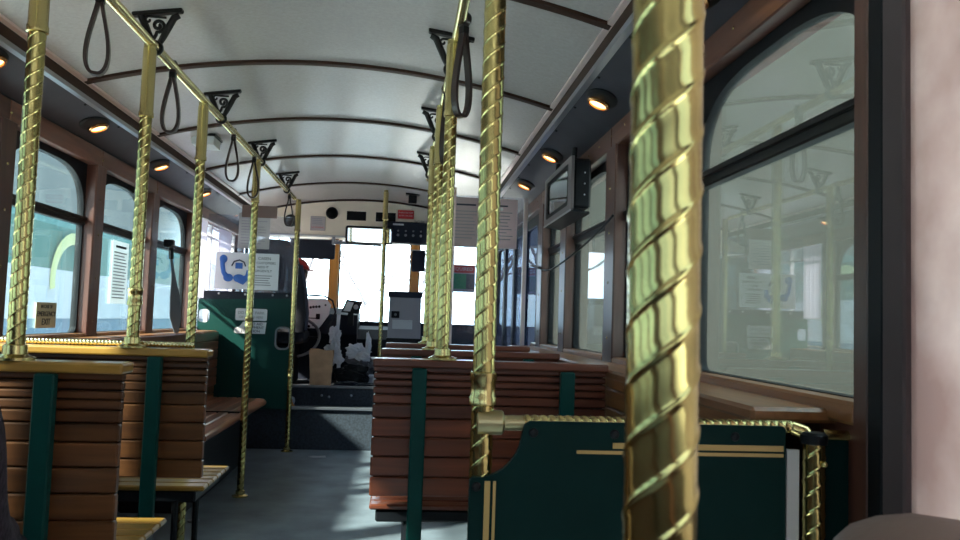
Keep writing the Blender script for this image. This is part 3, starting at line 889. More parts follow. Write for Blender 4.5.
t = card('paper_notice', 'thin paper notice hanging in the clear pane above the phone sign', 'notice', -1.325, -1.085, 1.555, 1.835, 6.292, PAPERC)
lines(t, -.10, .10, .03, .25, 10, -.0025, INKG, .4, .22)
card('brown_tape_strip', 'brown strip of tape across the top of the hanging paper notice', 'tape', -1.305, -1.035, 1.80, 1.895, 6.286, TAPE)
t = card('equipment_label', 'upper white label with small text on the green driver partition', 'label', -1.315, -1.075, .995, 1.088, 6.292, WHITE, .012)
text('DO NOT PARK', .030, 0, -.003, .060, INKG, t); text('OR STAND HERE', .024, 0, -.003, .026, INKG, t)
t = thing('location_label', 'lower white label with a torn left corner on the green driver partition', 'label', (-1.195, 6.292, .895))
me = plate([[(-.125, .008), (-.11, 0), (.11, 0), (.118, .09), (-.06, .09), (-.08, .06), (-.122, .035)]], .003); me.transform(XZ); obj('sheet', me, WHITE, t)
text('FIRST AID', .028, .03, -.003, .074, INK, t); text('EQUIPMENT', .028, .025, -.003, .046, INK, t); text('LOCATION', .028, .0, -.003, .018, INK, t)

# ------------------------------------------------------------------ bulkhead fittings
YBK = 7.447
def bthing(name, label, cat, x, z): return thing(name, label, cat, (x, YBK, z))
def round_speaker(x, z, r, label):
    t = bthing('round_speaker', label, 'speaker', x, z)
    Mx = Matrix.Rotation(PI/2, 4, 'X')
    obj('rim', MB().lathe([(r, 0), (r, .012), (r*.86, .020), (r*.80, .012), (r*.80, 0)], 28, Mx), BLACKP, t, True)
    obj('grille', MB().lathe([(r*.82, .006), (r*.4, .014), (.002, .016)], 28, Mx), BLACK, t, True)
round_speaker(-.724, 2.012, .056, 'round black speaker on the cream panel above the windscreen')
round_speaker(-1.10, 1.925, .058, 'round dark speaker on the cream panel behind the last left strap')
def dark_slot(x0, x1, z0, z1, label):
    t = bthing('control_recess', label, 'panel', (x0+x1)/2, z0); a = (x1-x0)/2; h = z1-z0
    me = plate([rrect(-a-.012, a+.012, -.012, h+.012, .006), rrect(-a, a, 0, h, .004)], .014); me.transform(XZ); obj('frame', me, CREAM, t)
    obj('face', MB().box(-a, a, -.004, .003, 0, h), BLACK, t)
dark_slot(-.586, -.406, 1.953, 2.039, 'left black rectangle in the cream panel above the windscreen')
dark_slot(-.316, -.13, 1.952, 2.04, 'right black rectangle in the cream panel, behind the slim pole')
t = bthing('red_sign', 'small red sign with white text at the right of the cream panel', 'sign', -.035, 1.99)
obj('plate', MB().box(-.075, .075, -.006, .002, 0, .08, .002), RED, t)
text('PLEASE DO NOT', .018, 0, -.007, .056, WHITE, t); text('BLOCK THE AISLE', .016, 0, -.007, .028, WHITE, t)
t = bthing('metal_plaque', 'pinkish metal plaque below the round speaker, red print', 'plaque', -.85, 1.842)
obj('plate', MB().box(-.068, .068, -.006, .002, 0, .135, .002), mat('plaque_metal', (.45, .40, .40), .4, .5), t)
text('NO SMOKING', .018, 0, -.007, .03, RED, t); lines(t, -.05, .05, .055, .12, 4, -.0066, INKG)
text('NOTICE', .05, .155, 7.446, 1.972, INK, tag(bthing('black_lettering', 'black word painted on the cream panel above the dark console', 'lettering', 0, 0), 'black word painted on the cream panel above the dark console', 'lettering')) if False else None
t = bthing('black_lettering', 'black painted word on the cream panel above the dark console', 'lettering', .11, 1.965)
text('NOTICE', .034, 0, -.002, 0, INK, t, name='word')
t = bthing('rear_view_mirror', 'wide rear view mirror hanging under the cream panel', 'mirror', -.36, 1.80); t.rotation_euler[0] = .07; t.location.y -= .13
obj('mirror_housing', MB().box(-.215, .215, -.075, -.050, -.075, .085, .02, 3), BLACKP, t)
obj('mirror_face', MB().box(-.200, .200, -.078, -.074, -.063, .073, .01), MIRROR, t)
obj('mirror_arm', MB().tube([(0, -.055, .0), (0, .04, .06), (0, .125, .06)], .010, 8), STEEL, t)
t = bthing('overhead_rod', 'long steel rod below the mirror along the windscreen top', 'rod', -.4, 1.735)
obj('rod', MB().tube([(-.30, -.03, 0), (.14, -.03, -.005)], .014, 10), STEEL, t, True)
obj('rod_end', MB().box(-.31, -.28, -.05, .0, -.02, .05, .005), STEEL, t); obj('rod_end', MB().box(.12, .15, -.05, .0, -.02, .05, .005), STEEL, t)
t = bthing('control_console', 'dark console box with switches hanging right of the mirror', 'console', -.03, 1.742)
obj('case', MB().box(-.205, .205, -.16, -.002, 0, .20, .012, 2), NAVY, t)
for x in (-.07, .0, .07, .14):
    for zz, r_ in ((.075, .012), (.115, .009)): obj('knob', MB().lathe([(r_, 0), (r_*.8, .012)], 12, Matrix.Translation((x, -.16, zz)) @ Matrix.Rotation(PI/2, 4, 'X')), GREY, t)
obj('display_strip', MB().box(-.12, -.02, -.163, -.158, .165, .180), LGREY, t)
def visor(x0, x1, z0, z1, label):
    t = bthing('sun_visor', label, 'visor', (x0+x1)/2, z1); a = (x1-x0)/2
    me = plate([rrect(-a, a, z0-z1, 0, .02)], .022); me.transform(Matrix.Translation((0, .10, 0)) @ XZ); obj('flap', me, NAVY, t)
    obj('hinge_rod', MB().tube([(-a-.02, .10, .002), (a+.03, .10, .002)], .008, 8), STEEL, t)
visor(-1.10, -.69, 1.585, 1.765, 'wide dark sun visor at the left of the windscreen')
visor(.035, .165, 1.50, 1.70, 'narrow dark sun visor over the right windscreen post')

# ------------------------------------------------------------------ dashboard and driver's place
PZ = .468
t = thing('dashboard', 'black dashboard with white instrument panel below the windscreen', 'dashboard', (-.6, 7.5, PZ))
obj('body', MB().xprism([(-.10, 0), (-.10, .30), (-.22, .42), (-.10, .60), (.10, .66), (.28, .60), (.28, 0)], -.60, .16), NAVY, t)
obj('side_body', MB().xprism([(-.06, 0), (-.10, .38), (.0, .47), (.28, .50), (.28, 0)], .16, .72), NAVY, t)
me = plate([[(-.42, .44), (-.26, .40), (-.15, .46), (-.06, .60), (-.045, .69), (-.09, .745), (-.42, .735)]], .02)
me.transform(Matrix.Translation((-.04, -.235, 0)) @ Matrix.Rotation(-.12, 4, 'X') @ XZ); ip = obj('instrument_panel', me, WHITEP, t)
ga = MB()
for x, z, r in ((-.25, .655, .012), (-.225, .66, .012), (-.20, .662, .012), (-.175, .664, .012), (-.12, .68, .009), (-.30, .50, .012), (-.26, .485, .013), (-.22, .50, .012), (-.255, .455, .014)):
    ga.ball((x, -.235+.012-.07-.012, z), r, (1, .4, 1), 10)
ga.box(-.30, -.19, -.315, -.295, .555, .563); ga.box(-.20, -.165, -.32, -.295, .55, .60, .004)
obj('gauge', ga, BLACK, ip)
hb = MB().tube([(-.46, -.30, .755), (-.30, -.31, .765), (-.13, -.305, .760), (-.06, -.29, .72), (-.03, -.28, .62), (-.08, -.29, .50)], .008, 8)
obj('panel_hood', hb, BLACKP, t, True)
sw = MB().tube([(-.38+.23*math.cos(a*PI/16), -.42+.10*math.sin(a*PI/16), .47+.17*math.sin(a*PI/16)-.08) for a in range(32)], .013, 8, closed=True)
obj('steering_wheel', sw, GREY, t, True)
obj('steering_column', MB().tube([(-.38, -.42, .39), (-.38, -.15, .25)], .03, 10).tube([(-.61, -.42, .39), (-.15, -.42, .39)], .010, 8), BLACKP, t, True)
t = thing('dash_display', 'small tilted display with white screen on the dashboard top', 'display', (-.50, 7.22, 1.09))
obj('case', MB().prism([(-.08, .0), (.075, -.012), (.105, .10), (-.035, .115)], -.02, .02), BLACKP, t)
obj('face', MB().prism([(-.06, .012), (.0, .008), (.03, .088), (-.025, .098)], -.024, -.018), WHITEP, t)
obj('button', MB().ball((.05, -.02, .05), .022, (1, .3, 1), 12), LGREY, t)
obj('stand', MB().box(-.02, .03, -.005, .03, -.12, .01), BLACKP, t)
t = thing('gear_lever', 'white gear lever wrapped in a crumpled clear plastic bag', 'lever', (-.58, 7.02, PZ))
obj('stick', MB().tube([(.02, 0, 0), (.01, 0, .25), (-.01, .02, .48), (-.005, .02, .60)], [.018, .016, .014, .017], 10), PLASTIC, t, True)
def crumple(c, r, sc, seed, amp=.35):
    """crumpled sheet bundle: a lump broken up by sharp noise folds"""
    rr = random.Random(seed); off = Vector((rr.uniform(-9, 9), rr.uniform(-9, 9), rr.uniform(-9, 9)))
    bm = bmesh.new(); bmesh.ops.create_icosphere(bm, subdivisions=4, radius=1)
    for v in bm.verts:
        f = 1 + amp*(1.4*noise.noise(v.co*1.3 + off) + .9*abs(noise.noise(v.co*2.6 + off)) + .45*abs(noise.noise(v.co*6 + off)) - .45)
        v.co = Vector((v.co.x*sc[0], v.co.y*sc[1], v.co.z*sc[2]))*r*f + Vector(c)
    return bm
obj('plastic_bag', MB().add(crumple((-.03, 0, .40), .075, (.7, .7, 1.3), 3, .6)).add(crumple((-.05, 0, .25), .085, (.9, .7, 1.1), 9, .6)), PLASTIC, t)
t = thing('plastic_bag', 'crumpled white plastic bag with shade coloured into its folds, before the dashboard', 'bag', (-.42, 7.05, PZ))
obj('folds', MB().add(crumple((.02, -.02, .27), .085, (1.3, .8, .9), 21, .7)).add(crumple((.10, .0, .33), .05, (.5, .5, 2.0), 5, .4)), PLASTIC, t)
obj('shaded_folds', MB().add(crumple((.06, .02, .16), .12, (1.3, .8, .9), 13, .5)), mat('bag_plastic_shaded', (.16, .16, .18), .3), t)  # darker copy of the bag's plastic, shade put into the colour
tag(obj('dark_bag', MB().add(crumple((-.43, 6.85, PZ+.085), .115, (1.4, .6, .75), 31, .3)), BLACKP), 'black soft bag on the platform floor right of the paper bag', 'bag')
t = thing('paper_bag', 'brown kraft paper bag standing open on the platform step', 'bag', (-.685, 6.72, .468))
bm = bmesh.new(); rows = []
rb = random.Random(4)
for k in range(9):
    z = .30*k/8; wv = .082 + .014*k/8; dv = .05 + .008*k/8; row = []
    ring = []
    for (a, b) in ((-1, -1), (-.4, -1.03), (.2, -.97), (1, -1), (1.02, -.2), (.93, .3), (1, 1), (.3, 1.02), (-.4, 1), (-1, 1), (-.95, .2), (-1.02, -.4)):
        ring.append(bm.verts.new((a*wv*(1+rb.uniform(-.03, .03)), b*dv*(1+rb.uniform(-.06, .06)), z + (rb.uniform(-.008, .008) if k == 8 else 0))))
    rows.append(ring)
for A, B in zip(rows, rows[1:]):
    for j in range(12): bm.faces.new((A[j], A[(j+1) % 12], B[(j+1) % 12], B[j]))
bm.faces.new(rows[0])
bag = MB().add(bm); ob = obj('body', bag, BROWNP, t)
md = ob.modifiers.new('s', 'SOLIDIFY'); md.thickness = .002
t = thing('floor_tray', 'pale grey flat box lying at the back of the platform floor', 'box', (-.30, 6.90, PZ))
obj('side', MB().box(-.04, .24, .02, .12, 0, .085, .004), LGREY, t)
t = thing('folded_cloth', 'dark crumpled cloth lying in front of the pale floor box', 'cloth', (-.47, 6.70, PZ))
obj('folds', MB().add(crumple((0, 0, .022), .09, (1.2, .7, .26), 41, .5)).add(crumple((.16, .01, .018), .06, (1.3, .8, .3), 43, .5)), NAVY, t)
t = thing('round_pot', 'small grey round pot on the step beside the driver seat', 'pot', (-.905, 6.55, .318))
obj('bowl', MB().lathe([(.02, 0), (.034, .012), (.042, .04), (.036, .066), (.012, .078)], 18), LGREY, t, True)
tag(obj('orange_toy', MB().ball((-.885, 6.46, .318+.022), .022, (1, .9, 1)).ball((-.885, 6.46, .318+.052), .014).ball((-.905, 6.46, .318+.012), .011).ball((-.865, 6.46, .318+.012), .011), mat('orange_plastic', (.7, .28, .04), .4), None, True), 'tiny orange toy figure on the step at the pole foot', 'toy')
pb = MB()
pts_ = [(-.06, -.01), (-.03, -.035), (.02, -.03), (.07, -.02), (.06, .015), (.01, .02), (-.03, .035)]
top_ = [pb.bm.verts.new((x, y, .006+.004*math.sin(i*2))) for i, (x, y) in enumerate(pts_)]; bot_ = [pb.bm.verts.new((x, y, 0)) for x, y in pts_]
pb.bm.faces.new(top_); pb.bm.faces.new(bot_[::-1])
for i in range(7): pb.bm.faces.new((top_[i-1], bot_[i-1], bot_[i], top_[i]))
lit = tag(obj('litter_scrap', pb, LGREY, loc=(-.80, 3.58, .0)), 'torn white paper scrap on the aisle floor beside the left seat', 'litter')
l2 = lit.copy(); C.objects.link(l2); l2.location = (-.62, 6.05, 0); l2['label'] = 'torn white paper scrap on the floor at the foot of the step'
b2 = MB()
for x, z in ((-.66, .40), (-.60, .39), (-.42, .405)): b2.ball((x, 6.615, z), .010, seg=8)
tag(obj('step_bolts', b2, STEEL), 'small bright studs on the dark riser of the upper step', 'stud', kind='stuff')

# fare box
t = thing('fare_box', 'grey metal fare box with dark lid standing at the front', 'fare box', (-.01, 7.05, PZ))
obj('pedestal', MB().box(-.13, .13, -.10, .10, 0, .36, .006), NAVY, t)
obj('base', MB().box(-.155, .15, -.11, .11, .36, .41, .006), BLACKP, t)
obj('body', MB().prism([(-.145, .41), (.145, .41), (.140, .765), (-.135, .765)], -.105, .105), mat('fare_box_grey', (.30, .28, .30), .5, .1), t)
obj('lid', MB().box(-.150, .150, -.115, .115, .765, .818, .008), NAVY, t)
obj('coin_slot', MB().box(-.115, -.045, -.112, -.103, .585, .645, .004), BLACK, t)
obj('instruction_label', MB().box(-.105, .07, -.110, -.104, .49, .57, .002), LGREY, t)
obj('lock', MB().ball((-.08, -.112, .615), .012, seg=10), GREY, t)
obj('paper_slip', MB().tube([(-.085, 0, .815), (-.10, 0, .90), (-.115, 0, .95)], .004, 6).tube([(-.085, 0, .815), (-.075, 0, .88)], .004, 6), GREY, t)

# driver's seat
t = thing('driver_seat', 'tall dark driver seat behind the partition', 'seat', (-1.10, 6.92, PZ))
me = plate([[(-.24, .44), (.26, .44), (.270, .60), (.245, .80), (.20, 1.0), (.15, 1.14), (.10, 1.20), (-.10, 1.21), (-.18, 1.15), (-.23, 1.0), (-.25, .75)]], .10)
me.transform(Matrix.Translation((0, -.20, 0)) @ XZ); sb = obj('backrest', me, SEATB, t)
mdf = sb.modifiers.new('b', 'BEVEL'); mdf.width = .03; mdf.segments = 3; mdf.limit_method = 'ANGLE'
obj('backrest_edge', MB().tube([(.262, -.17, .46), (.270, -.17, .60), (.246, -.17, .80), (.202, -.17, 1.0)], .022, 10), SEATG, t, True)
obj('cushion', MB().box(-.25, .25, -.16, .32, .34, .46, .04, 3), SEATB, t)
obj('pedestal', MB().box(-.18, .18, -.12, .20, 0, .34, .02), BLACKP, t)

# clear barrier on the right with its papers
t = thing('door_barrier', 'clear plastic barrier in pinkish metal frame before the front door', 'partition', (.54, 5.2, 0))
obj('clear_pane', MB().box(-.24, .235, -.003, .003, .62, 1.88), G_PLEXI, t)
for x in (-.25, .232): obj('upright', MB().box(x-.014, x+.014, -.014, .014, 0, 1.93, .004), PINKSTEEL, t)
obj('lower_board', MB().box(-.25, .235, -.012, .012, .05, .62), GREEN, t)
t = card('posted_sheet', 'pink printed sheet coloured as if shaded, on the clear barrier left of the front pole', 'notice', .275, .478, 1.535, 1.865, 5.19, PAPER_SHADED)
lines(t, -.075, .075, .05, .25, 9, -.0025, INKG, .3, .25); lines(t, -.07, .07, .272, .292, 1, -.0025, INK, .1, .6)
t = card('posted_sheet', 'pink printed sheet coloured as if lit, on the clear barrier right of the front pole', 'notice', .50, .715, 1.535, 1.865, 5.19, PAPER_LIT)
lines(t, -.075, .085, .05, .25, 9, -.0025, INKG, .3, .25); lines(t, -.05, .05, .275, .292, 1, -.0025, INK, .1, .6)
obj('push_pin', MB().ball((.0, -.006, .262), .012, (1, .5, 1), 10), WHITEP, t)
t = thing('service_sign', 'red and green sign hanging in the right windscreen pane', 'sign', (.53, 7.78, 1.33))
obj('red_band', MB().box(-.13, .13, -.005, .005, .19, .265), RED, t)
obj('green_field', MB().box(-.13, .05, -.005, .005, .03, .18), SGREEN, t)
obj('teal_field', MB().box(.05, .13, -.005, .005, .03, .18), STEAL, t)
obj('border', MB().box(-.14, .14, .004, .010, .0, .27), LGREY, t)
text('REQUIRED', .048, 0, -.007, .227, WHITE, t)

# ------------------------------------------------------------------ people
def skin_body(name, verts, edges, radii, m, parent, sub=2):
    me = bpy.data.meshes.new(name); me.from_pydata(verts, edges, []); me.update()
    o = bpy.data.objects.new(name, me); C.objects.link(o)
    md = o.modifiers.new('skin', 'SKIN'); md.use_smooth_shade = True
    for i, r in enumerate(radii):
        v = me.skin_vertices[0].data[i]; v.radius = r if isinstance(r, tuple) else (r, r); v.use_root = (i == 0)
    ss = o.modifiers.new('sub', 'SUBSURF'); ss.levels = sub; ss.render_levels = sub
    dg = bpy.context.evaluated_depsgraph_get()
    out = bpy.data.meshes.new_from_object(o.evaluated_get(dg))
    bpy.data.objects.remove(o)
    for p in out.polygons: p.use_smooth = True
    out.materials.clear()
    return obj(name, out, m, parent)
def head_mesh(c, yaw=0.):
    mb = MB()
    t = bmesh.new(); bmesh.ops.create_uvsphere(t, u_segments=24, v_segments=18, radius=1)
    for v in t.verts:
        x, y, z = v.co
        jaw = 1 - .28*max(0, -z)**1.3
        v.co = Vector((x*.074*jaw, y*.094*(1-.10*max(0, -z)), z*.118))
        if y > .75 and -.35 < z < .12 and abs(x) < .22: v.co.y += .022*(1-abs(x)/.22)*(1 if z < -.05 else .6)   # nose
        if y > .6 and .05 < z < .32 and .18 < abs(x) < .55: v.co.y -= .007                                    # eye sockets
    mb.add(t)
    for s in (-1, 1): mb.ball((s*.075, -.005, -.01), .026, (.35, .7, 1.15), 10)
    M = Matrix.Translation(c) @ Matrix.Rotation(yaw, 4, 'Z')
    for v in mb.bm.verts: v.co = M @ v.co
    return mb
def face_bits(c, parent, yaw=0.):
    M = Matrix.Translation(c) @ Matrix.Rotation(yaw, 4, 'Z')
    e = MB()
    for s in (-1, 1): e.ball((s*.029, .080, .022), .0105, (1.2, .6, .8), 10)
    for v in e.bm.verts: v.co = M @ v.co
    obj('eye', e, BLACKP, parent, True)
    mo = MB().ball((0, .078, -.058), .020, (1.1, .4, .32), 12)
    for v in mo.bm.verts: v.co = M @ v.co
    obj('mouth', mo, mat('lips', (.35, .12, .10), .5), parent, True)
def hair_cap(c, parent, m, yaw=0., ln=.0):
    t = bmesh.new(); bmesh.ops.create_uvsphere(t, u_segments=22, v_segments=16, radius=1)
    dead = [v for v in t.verts if (v.co.y > .25 and v.co.z < .42) or v.co.z < -.55 - ln]
    bmesh.ops.delete(t, geom=dead, context='VERTS')
    for v in t.verts: v.co = Vector((v.co.x*.083, v.co.y*.104 - .004, v.co.z*.127 + .004))
    mb = MB().add(t, Matrix.Translation(c) @ Matrix.Rotation(yaw, 4, 'Z'))
    o = obj('hair', mb, m, parent, True); md = o.modifiers.new('s', 'SOLIDIFY'); md.thickness = .012
    return o
def hand(parent, wrist, d, up, side, m=SKIN, curl=.5):
    """palm, four unequal bent fingers and a thumb from the palm's side"""
    W = Vector(wrist); d = Vector(d).normalized(); up = Vector(up); up = (up - d*up.dot(d)).normalized(); sd = d.cross(up)*side
    mb = MB()
    P = [W, W + d*.035, W + d*.075, W + d*.092]
    # palm as a flattened tube
    rings = []
    for p, a, b in zip(P, (.024, .034, .040, .036), (.018, .015, .013, .010)):
        rings.append([mb.bm.verts.new(p + sd*a*math.cos(2*PI*j/12) + up*b*math.sin(2*PI*j/12)) for j in range(12)])
    for A, B in zip(rings, rings[1:]):
        for j in range(12): mb.bm.faces.new((A[j], A[(j+1) % 12], B[(j+1) % 12], B[j]))
    mb.bm.faces.new(rings[0][::-1]); mb.bm.faces.new(rings[-1])
    for k, (off, ln) in enumerate(((-.030, .066), (-.010, .076), (.010, .071), (.029, .056))):
        p = W + d*.080 + sd*off; pts = [p]; a = curl*.4
        for seg in (.45, .32, .23):
            p = p + (d*math.cos(a) - up*math.sin(a))*ln*seg; pts.append(p); a += curl*.8
        mb.tube(pts, [.0098, .0092, .0082, .0062], 8)
    p = W + d*.022 - sd*.030; pts = [p]
    for v, l in (((d*.6 - sd*.8), .032), ((d*.85 - sd*.5 - up*.15), .028), ((d*.95 - sd*.2 - up*.3), .022)):
        p = p + v.normalized()*l; pts.append(p)
    mb.tube(pts, [.013, .0115, .0105, .008], 8)
    o = obj('hand', mb, m, parent, True, 2.)
    md = o.modifiers.new('s', 'SUBSURF'); md.levels = 1; md.render_levels = 1
    return o

# passenger at the left edge, in a dark coat
p = thing('person', 'person in a dark plum coat seated at the lower left edge', 'person', (-.945, 1.36, .462))
v = [(0, 0, .12), (0, -.02, .26), (0, -.03, .40), (0, -.03, .53), (0, -.025, .60),
     (.17, -.025, .50), (.240, .0, .40), (.238, .015, .26), (.232, .09, .17), (.20, .22, .16),
     (-.17, -.025, .52), (-.25, .0, .40), (-.275, .03, .25), (-.25, .14, .20), (-.18, .26, .185),
     (.11, .06, .09), (.13, .26, .085), (-.11, .06, .09), (-.13, .26, .085)]
e = [(0, 1), (1, 2), (2, 3), (3, 4), (3, 5), (5, 6), (6, 7), (7, 8), (8, 9), (3, 10), (10, 11), (11, 12), (12, 13), (13, 14), (0, 15), (15, 16), (0, 17), (17, 18)]
r = [(.16, .12), (.155, .115), (.165, .115), (.12, .09), (.06, .06), (.085, .085), (.076, .076), (.068, .068), (.062, .062), (.050, .050), (.085, .085), (.072, .072), (.066, .066), (.056, .056), (.046, .046), (.10, .10), (.095, .09), (.10, .10), (.095, .09)]
skin_body('coat', v, e, r, COAT, p)
v = [(0, .02, .07), (.11, .10, .085), (.13, .40, .09), (.13, .44, -.12), (.13, .43, -.36), (.13, .54, -.42), (-.11, .10, .085), (-.13, .40, .09), (-.13, .44, -.12), (-.13, .43, -.36), (-.13, .54, -.42)]
e = [(0, 1), (1, 2), (2, 3), (3, 4), (4, 5), (0, 6), (6, 7), (7, 8), (8, 9), (9, 10)]
r = [(.13, .09), .085, .068, .056, .042, .035, .085, .068, .056, .042, .035]
skin_body('trousers', v, e, r, TROUS, p)
hd_ = obj('head', head_mesh((0, -.01, .755)), SKIN, p, True, 2.)
obj('neck', MB().tube([(0, -.025, .58), (0, -.018, .70)], [.055, .05], 14), SKIN, p, True)
face_bits((0, -.01, .755), hd_); hair_cap((0, -.01, .755), p, HAIR, 0, .3)
hand(p, (.195, .23, .16), (-.45, .9, .0), (.2, .1, 1), 1); hand(p, (-.17, .27, .185), (.45, .9, .0), (-.2, .1, 1), -1)

# driver in red
p = thing('person', 'driver in red jacket and cap seen past the dark seat edge', 'person', (-1.085, 7.00, .468+.37))
v = [(0, 0, .02), (.0, .0, .18), (.01, .0, .33), (.05, .02, .42), (.10, .03, .49),
     (.145, .02, .36), (.18, .08, .22), (.17, .20, .12), (.15, .32, .12), (-.13, .02, .37), (-.20, .08, .22), (-.21, .20, .12), (-.13, .32, .12),
     (.10, .25, .0), (-.10, .25, .0)]
e = [(0, 1), (1, 2), (2, 3), (3, 4), (2, 5), (5, 6), (6, 7), (7, 8), (2, 9), (9, 10), (10, 11), (11, 12), (0, 13), (0, 14)]
r = [(.15, .11), (.145, .11), (.13, .10), (.07, .07), .05, .075, .06, .052, .04, .075, .06, .052, .04, .09, .09]
skin_body('jacket', v, e, r, REDJ, p)
v = [(0, .05, .03), (.10, .20, .03), (.12, .40, .0), (.12, .44, -.2), (.12, .46, -.40), (.12, .54, -.425), (-.10, .20, .03), (-.12, .40, .0), (-.12, .44, -.2), (-.12, .46, -.40), (-.12, .54, -.425)]
e = [(0, 1), (1, 2), (2, 3), (3, 4), (4, 5), (0, 6), (6, 7), (7, 8), (8, 9), (9, 10)]
skin_body('trousers', v, e, [(.12, .09), .08, .065, .055, .04, .034, .08, .065, .055, .04, .034], TROUS, p)
hc = (.135, .03, .575)
hd_ = obj('head', head_mesh(hc, -.5), SKIN, p, True, 2.); face_bits(hc, hd_, -.5); hair_cap(hc, p, HAIR, -.5)
cp = MB(); t_ = bmesh.new(); bmesh.ops.create_uvsphere(t_, u_segments=20, v_segments=14, radius=1)
bmesh.ops.delete(t_, geom=[q for q in t_.verts if q.co.z < .12], context='VERTS')
for q in t_.verts: q.co = Vector((q.co.x*.090, q.co.y*.108, q.co.z*.125 + .012))
cp.add(t_, Matrix.Translation(hc) @ Matrix.Rotation(-.5, 4, 'Z')); cpo = obj('cap', cp, REDJ, p, True); cpo.modifiers.new('s', 'SOLIDIFY').thickness = .008
br = MB().lathe([(.06, 0), (.06, .006)], 18, Matrix.Translation(hc) @ Matrix.Rotation(-.5, 4, 'Z') @ Matrix.Translation((0, .10, .035)) @ Matrix.Diagonal((1.1, 1.2, 1, 1))); obj('cap_peak', br, REDJ, p)
hand(p, (.15, .33, .12), (-.2, .9, .2), (.2, .1, 1), 1, curl=.9); hand(p, (-.12, .33, .12), (.3, .9, .2), (-.2, .1, 1), -1, curl=.9)

# ------------------------------------------------------------------ outside
struct('ground', MB().box(-40, 40, -30, 90, -.75, -.70), ASPH)
t = thing('parked_coach', 'pale parked coach with teal band seen through the left windows', 'coach', (-4.6, 12.9, -.70))
obj('lower_body', MB().box(-1.1, .6, -5.5, 6, .45, 1.78, .06), VANB, t)
obj('white_side', MB().box(.59, .615, -5.4, 5.9, 1.62, 2.18), VANW, t)
obj('upper_body', MB().box(-1.1, .6, -5.5, 6, 1.78, 2.78, .10), VANT, t)
sw = MB(); pts = []
for i in range(20):
    a = PI*1.15 - i*.26; pts.append((.622, -3.2 + .42*math.cos(a) + .02*i, 2.15 + .42*math.sin(a)))
sw.tube(pts, .0, 8, flat=(.012, .07))
obj('yellow_swirl', sw, VANY, t)
for y in (-4, 4): obj('wheel', MB().lathe([(.46, 0), (.48, .05), (.48, .25), (.44, .28)], 24, Matrix.Translation((.36, y, .48)) @ Matrix.Rotation(PI/2, 4, 'Y')), BLACK, t)
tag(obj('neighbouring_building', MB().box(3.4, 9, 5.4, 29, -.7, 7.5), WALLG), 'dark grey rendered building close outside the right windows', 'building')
def tree(x, y, h, seed, label):
    rr = random.Random(seed); mb = MB()
    def br(p, d, l, r, k):
        q = p + d*l; mb.tube([p, (p+q)/2 + Vector((rr.uniform(-.1, .1), 0, rr.uniform(-.05, .05)))*l, q], [r, r*.8, r*.6], 5)
        if k:
            for _ in range(3):
                nd = (d + Vector((rr.uniform(-.8, .8), rr.uniform(-.8, .8), rr.uniform(-.1, .5)))).normalized()
                br(q, nd, l*.66, r*.6, k-1)
    br(Vector((0, 0, 0)), Vector((0, 0, 1)), h*.33, .16, 4)
    tag(obj('bare_tree', mb, BARK, loc=(x, y, -.70)), label, 'tree', 'bare trees ahead of the windscreen')
tree(-4.2, 32, 8, 1, 'leafless tree ahead, left of the orange windscreen post')
tree(-2.0, 38, 7, 2, 'leafless tree ahead, just right of the left orange windscreen post')
tree(.4, 44, 7, 3, 'leafless tree ahead, in the middle of the centre windscreen pane')

# ------------------------------------------------------------------ light
wd = bpy.data.worlds.new('sky'); bpy.context.scene.world = wd; wd.use_nodes = True
nt = wd.node_tree; Nn, Ln = nt.nodes, nt.links
bg = Nn['Background']
tc = Nn.new('ShaderNodeTexCoord'); sx = Nn.new('ShaderNodeSeparateXYZ'); Ln.new(tc.outputs['Generated'], sx.inputs[0])
# cloud layer
nz = Nn.new('ShaderNodeTexNoise'); nz.inputs['Scale'].default_value = 3.2; nz.inputs['Detail'].default_value = 6
Ln.new(tc.outputs['Generated'], nz.inputs[0])
cr = Nn.new('ShaderNodeValToRGB'); cr.color_ramp.elements[0].position = .36; cr.color_ramp.elements[0].color = (.40, .61, .72, 1)
cr.color_ramp.elements[1].position = .62; cr.color_ramp.elements[1].color = (.80, .92, .97, 1)
Ln.new(nz.outputs['Fac'], cr.inputs[0])
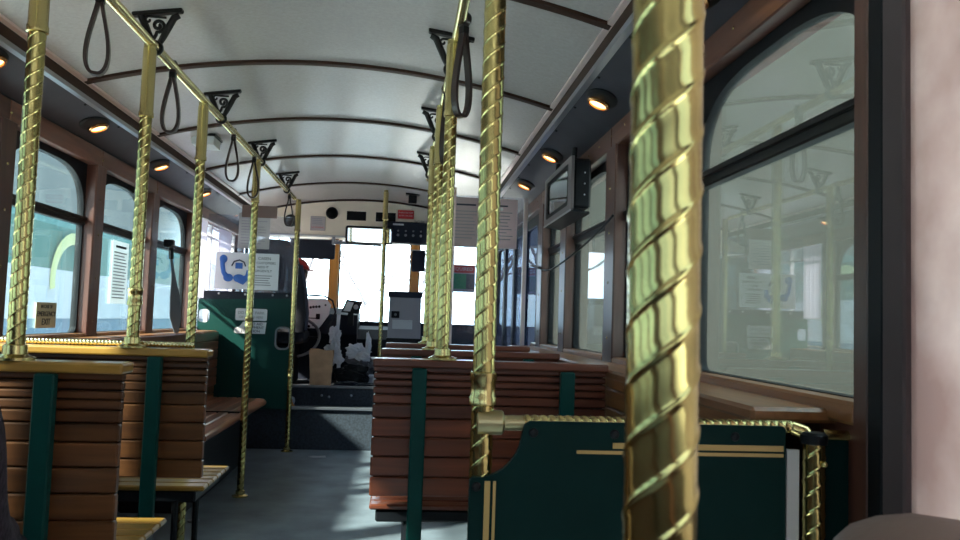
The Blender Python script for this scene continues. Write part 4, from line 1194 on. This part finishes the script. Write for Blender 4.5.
# thin bright haze ahead and behind along the street and overhead; the sky to either side stays dull
def ramp(sock, a, b, lo, hi):
    m = Nn.new('ShaderNodeMapRange'); m.interpolation_type = 'SMOOTHSTEP'
    for i, v in enumerate((a, b, lo, hi)): m.inputs[i+1].default_value = v
    Ln.new(sock, m.inputs[0]); return m.outputs[0]
def add(p, q):
    m = Nn.new('ShaderNodeMath'); m.operation = 'ADD'
    for i, v in enumerate((p, q)):
        if isinstance(v, float): m.inputs[i].default_value = v
        else: Ln.new(v, m.inputs[i])
    return m.outputs[0]
mm = add(add(ramp(sx.outputs['Y'], .95, .99, 0., 14.), ramp(sx.outputs['Y'], -.35, -.9, 0., .8)), add(ramp(sx.outputs['Z'], .3, .8, 0., 6.), add(ramp(sx.outputs['Y'], .82, .35, 0., 1.5), .60)))
Ln.new(cr.outputs[0], bg.inputs[0]); Ln.new(mm, bg.inputs[1])
sl = bpy.data.lights.new('sun', 'SUN'); sl.energy = 30.; sl.angle = math.radians(3); sl.color = (1., .88, .70)
so = bpy.data.objects.new('sun', sl); C.objects.link(so)
so.rotation_euler = Vector((.80, .437, -.62)).to_track_quat('-Z', 'Y').to_euler()

# ------------------------------------------------------------------ camera
yaw, pitch, roll = .0916247, .06455885, .03294302
f = Vector((math.sin(yaw)*math.cos(pitch), math.cos(yaw)*math.cos(pitch), math.sin(pitch)))
rt = Vector((math.cos(yaw), -math.sin(yaw), 0)); up = rt.cross(f)
r2 = rt*math.cos(roll) + up*math.sin(roll); u2 = -rt*math.sin(roll) + up*math.cos(roll)
cd = bpy.data.cameras.new('camera'); cd.sensor_width = 36; cd.lens = 790/960*36; cd.clip_start = .02
cd.dof.use_dof = True; cd.dof.focus_distance = 4.; cd.dof.aperture_fstop = 14.
co = bpy.data.objects.new('camera', cd); C.objects.link(co)
Mx = Matrix((r2, u2, -f)).transposed().to_4x4(); Mx.translation = (0, 0, 1.05); co.matrix_world = Mx
S = bpy.context.scene; S.camera = co
S.view_settings.view_transform = 'Standard'; S.view_settings.look = 'None'; S.view_settings.gamma = 1.; S.view_settings.use_curve_mapping = False
S.view_settings.exposure = -.15
S.cycles.max_bounces = 10; S.cycles.diffuse_bounces = 5; S.cycles.glossy_bounces = 5; S.cycles.transparent_max_bounces = 16
S.cycles.use_denoising = True
S.cycles.sample_clamp_indirect = 6.
